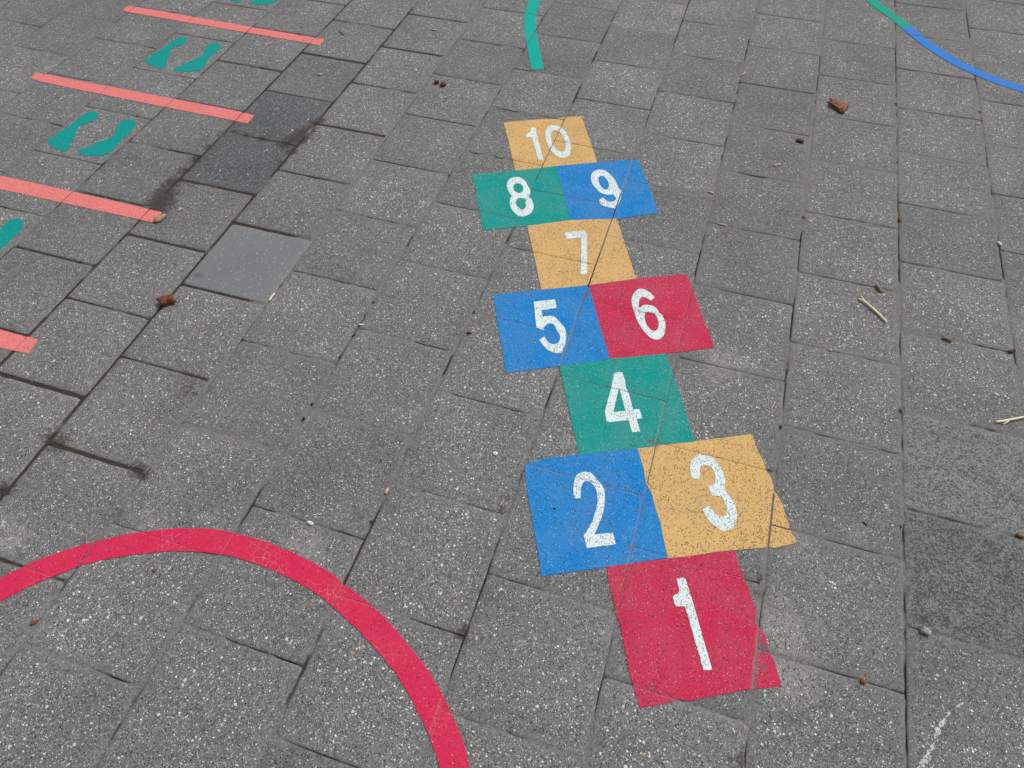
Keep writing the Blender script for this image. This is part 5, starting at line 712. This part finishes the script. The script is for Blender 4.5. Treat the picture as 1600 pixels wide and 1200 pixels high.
lump('splinter', M['splinter'], -0.5527, 1.9579, 0.0292, 0.006, 0.005, -0.03, 14, 'beige splinter right of the blue 9 and yellow 7 squares', 'splinter', pinch=0.4)
lump('splinter', M['splinter'], -0.6110, 2.1133, 0.0207, 0.007, 0.005, -0.22, 15, 'short beige splinter beside the blue 9 square', 'splinter', pinch=0.3)
lump('seed', M['splinter'], -2.2333, 2.4004, 0.0222, 0.008, 0.006, 0.08, 16, 'tan seed on the paver beyond the dark slabs', 'seed', rough=0.15)
lump('splinter', M['splinter'], -1.9234, 2.8822, 0.0263, 0.006, 0.004, 0.08, 17, 'pale splinter near the top, left of the turquoise arc', 'splinter', pinch=0.4)
lump('splinter', M['splinter'], -0.5929, 2.9150, 0.0471, 0.006, 0.005, 1.11, 18, 'pale splinter on a joint midway between the turquoise arc and the large bark chip', 'splinter', bend=0.15, pinch=0.4)
lump('splinter', M['splinter'], 0.2894, 2.8223, 0.0217, 0.006, 0.004, 0.70, 19, 'pale splinter near the right edge below the blue curve', 'splinter', pinch=0.4)
lump('splinter', M['splinter'], -0.4088, 2.3380, 0.0275, 0.007, 0.005, 0.72, 20, 'grey beige splinter below the small dark brown chip', 'splinter', pinch=0.4)
lump('pebble', M['stone white'], -0.9838, 0.9011, 0.0114, 0.01, 0.006, -0.22, 21, 'round white pebble left of the blue 2 square', 'pebble', rough=0.2)
lump('crumb', M['black'], -0.8001, 0.7966, 0.0063, 0.004, 0.003, 0.03, 22, 'black crumb on the blue 2 square', 'crumb', rough=0.3)
lump('bark_pellet', M['grey wood'], 0.2572, 1.0562, 0.0166, 0.01, 0.008, 0.01, 23, 'grey brown stub in the joint between the two speckled slabs', 'bark piece', rough=0.2)
lump('bark_chip', M['rust'], -0.0873, 0.6060, 0.0107, 0.008, 0.005, -0.32, 24, 'flat rusty chip in the joint right of the red 1 square', 'bark chip', rough=0.4)
lump('splinter', M['berry'], -0.0895, 0.9805, 0.0135, 0.004, 0.003, -0.52, 25, 'dark red sliver right of the yellow 3 square', 'splinter', pinch=0.5)
lump('pebble', M['splinter'], -1.2030, 0.7199, 0.0155, 0.008, 0.006, 1.46, 26, 'beige pebble wedged in a joint above the crimson circle', 'pebble', rough=0.2)
lump('pebble', M['stone white'], -1.3409, 0.5867, 0.0162, 0.008, 0.005, -0.12, 27, 'white pebble on the joint just above the crimson circle', 'pebble', rough=0.35)
lump('pebble', M['stone grey'], 0.0373, 0.7541, 0.0195, 0.016, 0.01, -0.05, 28, 'grey lump at the lower edge of the dark speckled slab', 'pebble', rough=0.35)
lump('pebble', M['stone white'], 0.3027, 2.1278, 0.0163, 0.008, 0.006, -0.89, 29, 'white pebble near the right edge above the twigs', 'pebble', rough=0.2)
lump('splinter', M['splinter'], -0.1903, 1.5081, 0.0091, 0.006, 0.004, -0.24, 30, 'tiny pale splinter on a joint below the long peeled twig', 'splinter', pinch=0.3)
lump('seed', M['rust'], -1.6263, 0.3740, 0.0084, 0.006, 0.004, 0.49, 31, 'orange brown seed just inside the crimson circle', 'seed', rough=0.2)
lump('splinter', M['stone white'], -1.4933, 1.2013, 0.0149, 0.005, 0.003, 0.30, 32, 'white sliver on the pavers left of the blue 5 square', 'splinter', pinch=0.3)
stick('twig', M['twig'], [[(-0.04, 1.6646, 0.004, 0.0027), (-0.0596, 1.6876, 0.0045, 0.0034), (-0.0813, 1.7103, 0.005, 0.0033), (-0.1034, 1.7307, 0.0055, 0.003), (-0.12, 1.7393, 0.005, 0.002)], [(-0.0996, 1.7237, 0.006, 0.0018), (-0.109, 1.74, 0.0075, 0.0016), (-0.1128, 1.7471, 0.0085, 0.001)]], 'long peeled pale twig with a forked end', 'twig')
stick('twig', M['twig'], [[(0.369, 1.4577, 0.005, 0.003), (0.3032, 1.422, 0.005, 0.003), (0.2705, 1.4032, 0.0055, 0.003), (0.2412, 1.3877, 0.005, 0.0032), (0.2299, 1.382, 0.0045, 0.0028)], [(0.2673, 1.4022, 0.005, 0.002), (0.2536, 1.3873, 0.004, 0.0019), (0.2468, 1.381, 0.003, 0.0012)]], 'peeled pale twig with a side spur, cut off by the right edge', 'twig')
stick('stick', M['twig'], [[(-1.7968, 1.2058, 0.003, 0.0022), (-1.7974, 1.2223, 0.0035, 0.0025), (-1.7961, 1.2395, 0.003, 0.0019)]], 'short pale stick at the near corner of the smooth light slab', 'stick')
stick('stick', M['grey wood'], [[(-2.3149, 2.752, 0.003, 0.0018), (-2.2995, 2.7391, 0.0035, 0.0022), (-2.279, 2.7221, 0.003, 0.0024)]], 'short dark twig beyond the farthest pink line', 'stick')

# a scuffed white chalk line: flecks left on the stones only
line = [(0.1075, 0.6252), (0.0819, 0.5993), (0.0572, 0.5567), (0.0452, 0.5227), (0.0301, 0.4943), (0.0189, 0.4687)]
cr = random.Random(5); line = resample(line, .0022); lft, rgt = [], []
for i, q_ in enumerate(line):
    w = max(.0003, (.0030+.0045*i/len(line))*(.55+1.5*noise.noise(Vector((i*.11, 3, 0))))+cr.uniform(-.0014, .0014)); s = .004*noise.noise(Vector((i*.25, 9, 0)))
    lft.append((q_[0]-w+s, q_[1])); rgt.append((q_[0]+w+s, q_[1]+.0006))
o = recentre(paint('chalk_scuff', None, M['chalk'], None, .0006, 0, strip_tris(lft, rgt)))
tag(o, 'short scuffed white chalk line on the paver at the bottom right corner', 'chalk mark')


# moss in the joints: countless tiny cushions, one object
V, F = [], []
for (mx, my, mr, cnt) in [(-0.005, 1.349, 0.01, 60), (-0.303, 1.200, 0.008, 40), (-1.500, 0.901, 0.007, 40), (-1.499, 0.852, 0.007, 40), (-1.499, 1.294, 0.006, 30), (-1.498, 1.158, 0.008, 30),
         (-1.496, 1.561, 0.006, 30), (-1.199, 1.347, 0.007, 35), (-0.301, 2.075, 0.009, 30), (-0.009, 0.997, 0.006, 30), (-3.111, 2.689, 0.012, 25), (-2.484, 2.682, 0.012, 25),
         (-2.767, 1.929, 0.012, 30), (-1.206, 0.634, 0.007, 30), (-1.500, 1.075, 0.007, 30), (-1.498, 1.938, 0.008, 25), (-0.004, 2.871, 0.01, 30), (0.299, 2.910, 0.01, 30),
         (-1.506, 3.117, 0.01, 20), (-0.302, 1.928, 0.008, 15), (-2.863, 1.327, 0.012, 30), (-2.453, 1.184, 0.015, 30), (-2.400, 1.771, 0.012, 20), (-2.522, 1.773, 0.015, 25),
         (-0.157, 0.991, 0.004, 0)]:
    for i in range(cnt):
        a = rng.uniform(0, 6.283); r = mr*rng.random()**.7
        x, y = mx+math.cos(a)*r*.6, my+math.sin(a)*r; s = rng.uniform(.0010, .0024); z = ground_z(x, y)-.0015
        for l in range(5):
            an = rng.uniform(0, 6.283); lean = rng.uniform(.2, 1.0); b = len(V); h = s*rng.uniform(.8, 1.9)
            dx, dy = math.cos(an), math.sin(an)
            V += [(x-dy*s*.35, y+dx*s*.35, z), (x+dy*s*.35, y-dx*s*.35, z), (x+dx*s*lean, y+dy*s*lean, z+h)]; F.append((b, b+1, b+2))
me = bpy.data.meshes.new('moss'); me.from_pydata(V, [], F); me.update(); o = link('moss', me, M['moss']); o['kind'] = 'stuff'
o['label'] = 'dark green moss growing in the joints between pavers'; o['category'] = 'moss'

# loose grit and crumbs gathered in and beside the joints: countless, one object
V, F = [], []
gr = random.Random(11)
def crumb(x, y):
    s = gr.uniform(.0006, .0017)*(1.6 if gr.random() < .06 else 1); z = ground_z(x, y)+s*.2; b = len(V); a = gr.uniform(0, 6.28)
    for e in range(4): V.append((x+math.cos(a+e*1.571)*s*gr.uniform(.7, 1.2), y+math.sin(a+e*1.571)*s*gr.uniform(.7, 1.2), z))
    V.append((x, y, z+s*gr.uniform(.5, 1))); V.append((x, y, z-s))
    for e in range(4): F.append((b+e, b+(e+1) % 4, b+4)); F.append((b+(e+1) % 4, b+e, b+5))
for i in range(9000):
    k = gr.randint(-2, 12)
    if gr.random() < .5: x, y = rowx(k)+gr.gauss(0, .0045), gr.uniform(-.1, 3.9)
    else:
        js = list(jrange(k)); j = gr.choice(js); x, y = gr.uniform(rowx(k), rowx(k-1)), joint_y(k, j)+gr.gauss(0, .004)
        if not -.1 < y < 3.9: continue
    if noise.noise(Vector((x*7, y*7, 4.4))) + .25*(k in (4, 7, 8, 9)) < .02: continue
    crumb(x, y)
me = bpy.data.meshes.new('joint_grit'); me.from_pydata(V, [], F); me.update()
o = link('joint_grit', me, M['grit']); o['kind'] = 'stuff'; o['label'] = 'brown and grey grit crumbs lying along the paver joints'; o['category'] = 'grit'
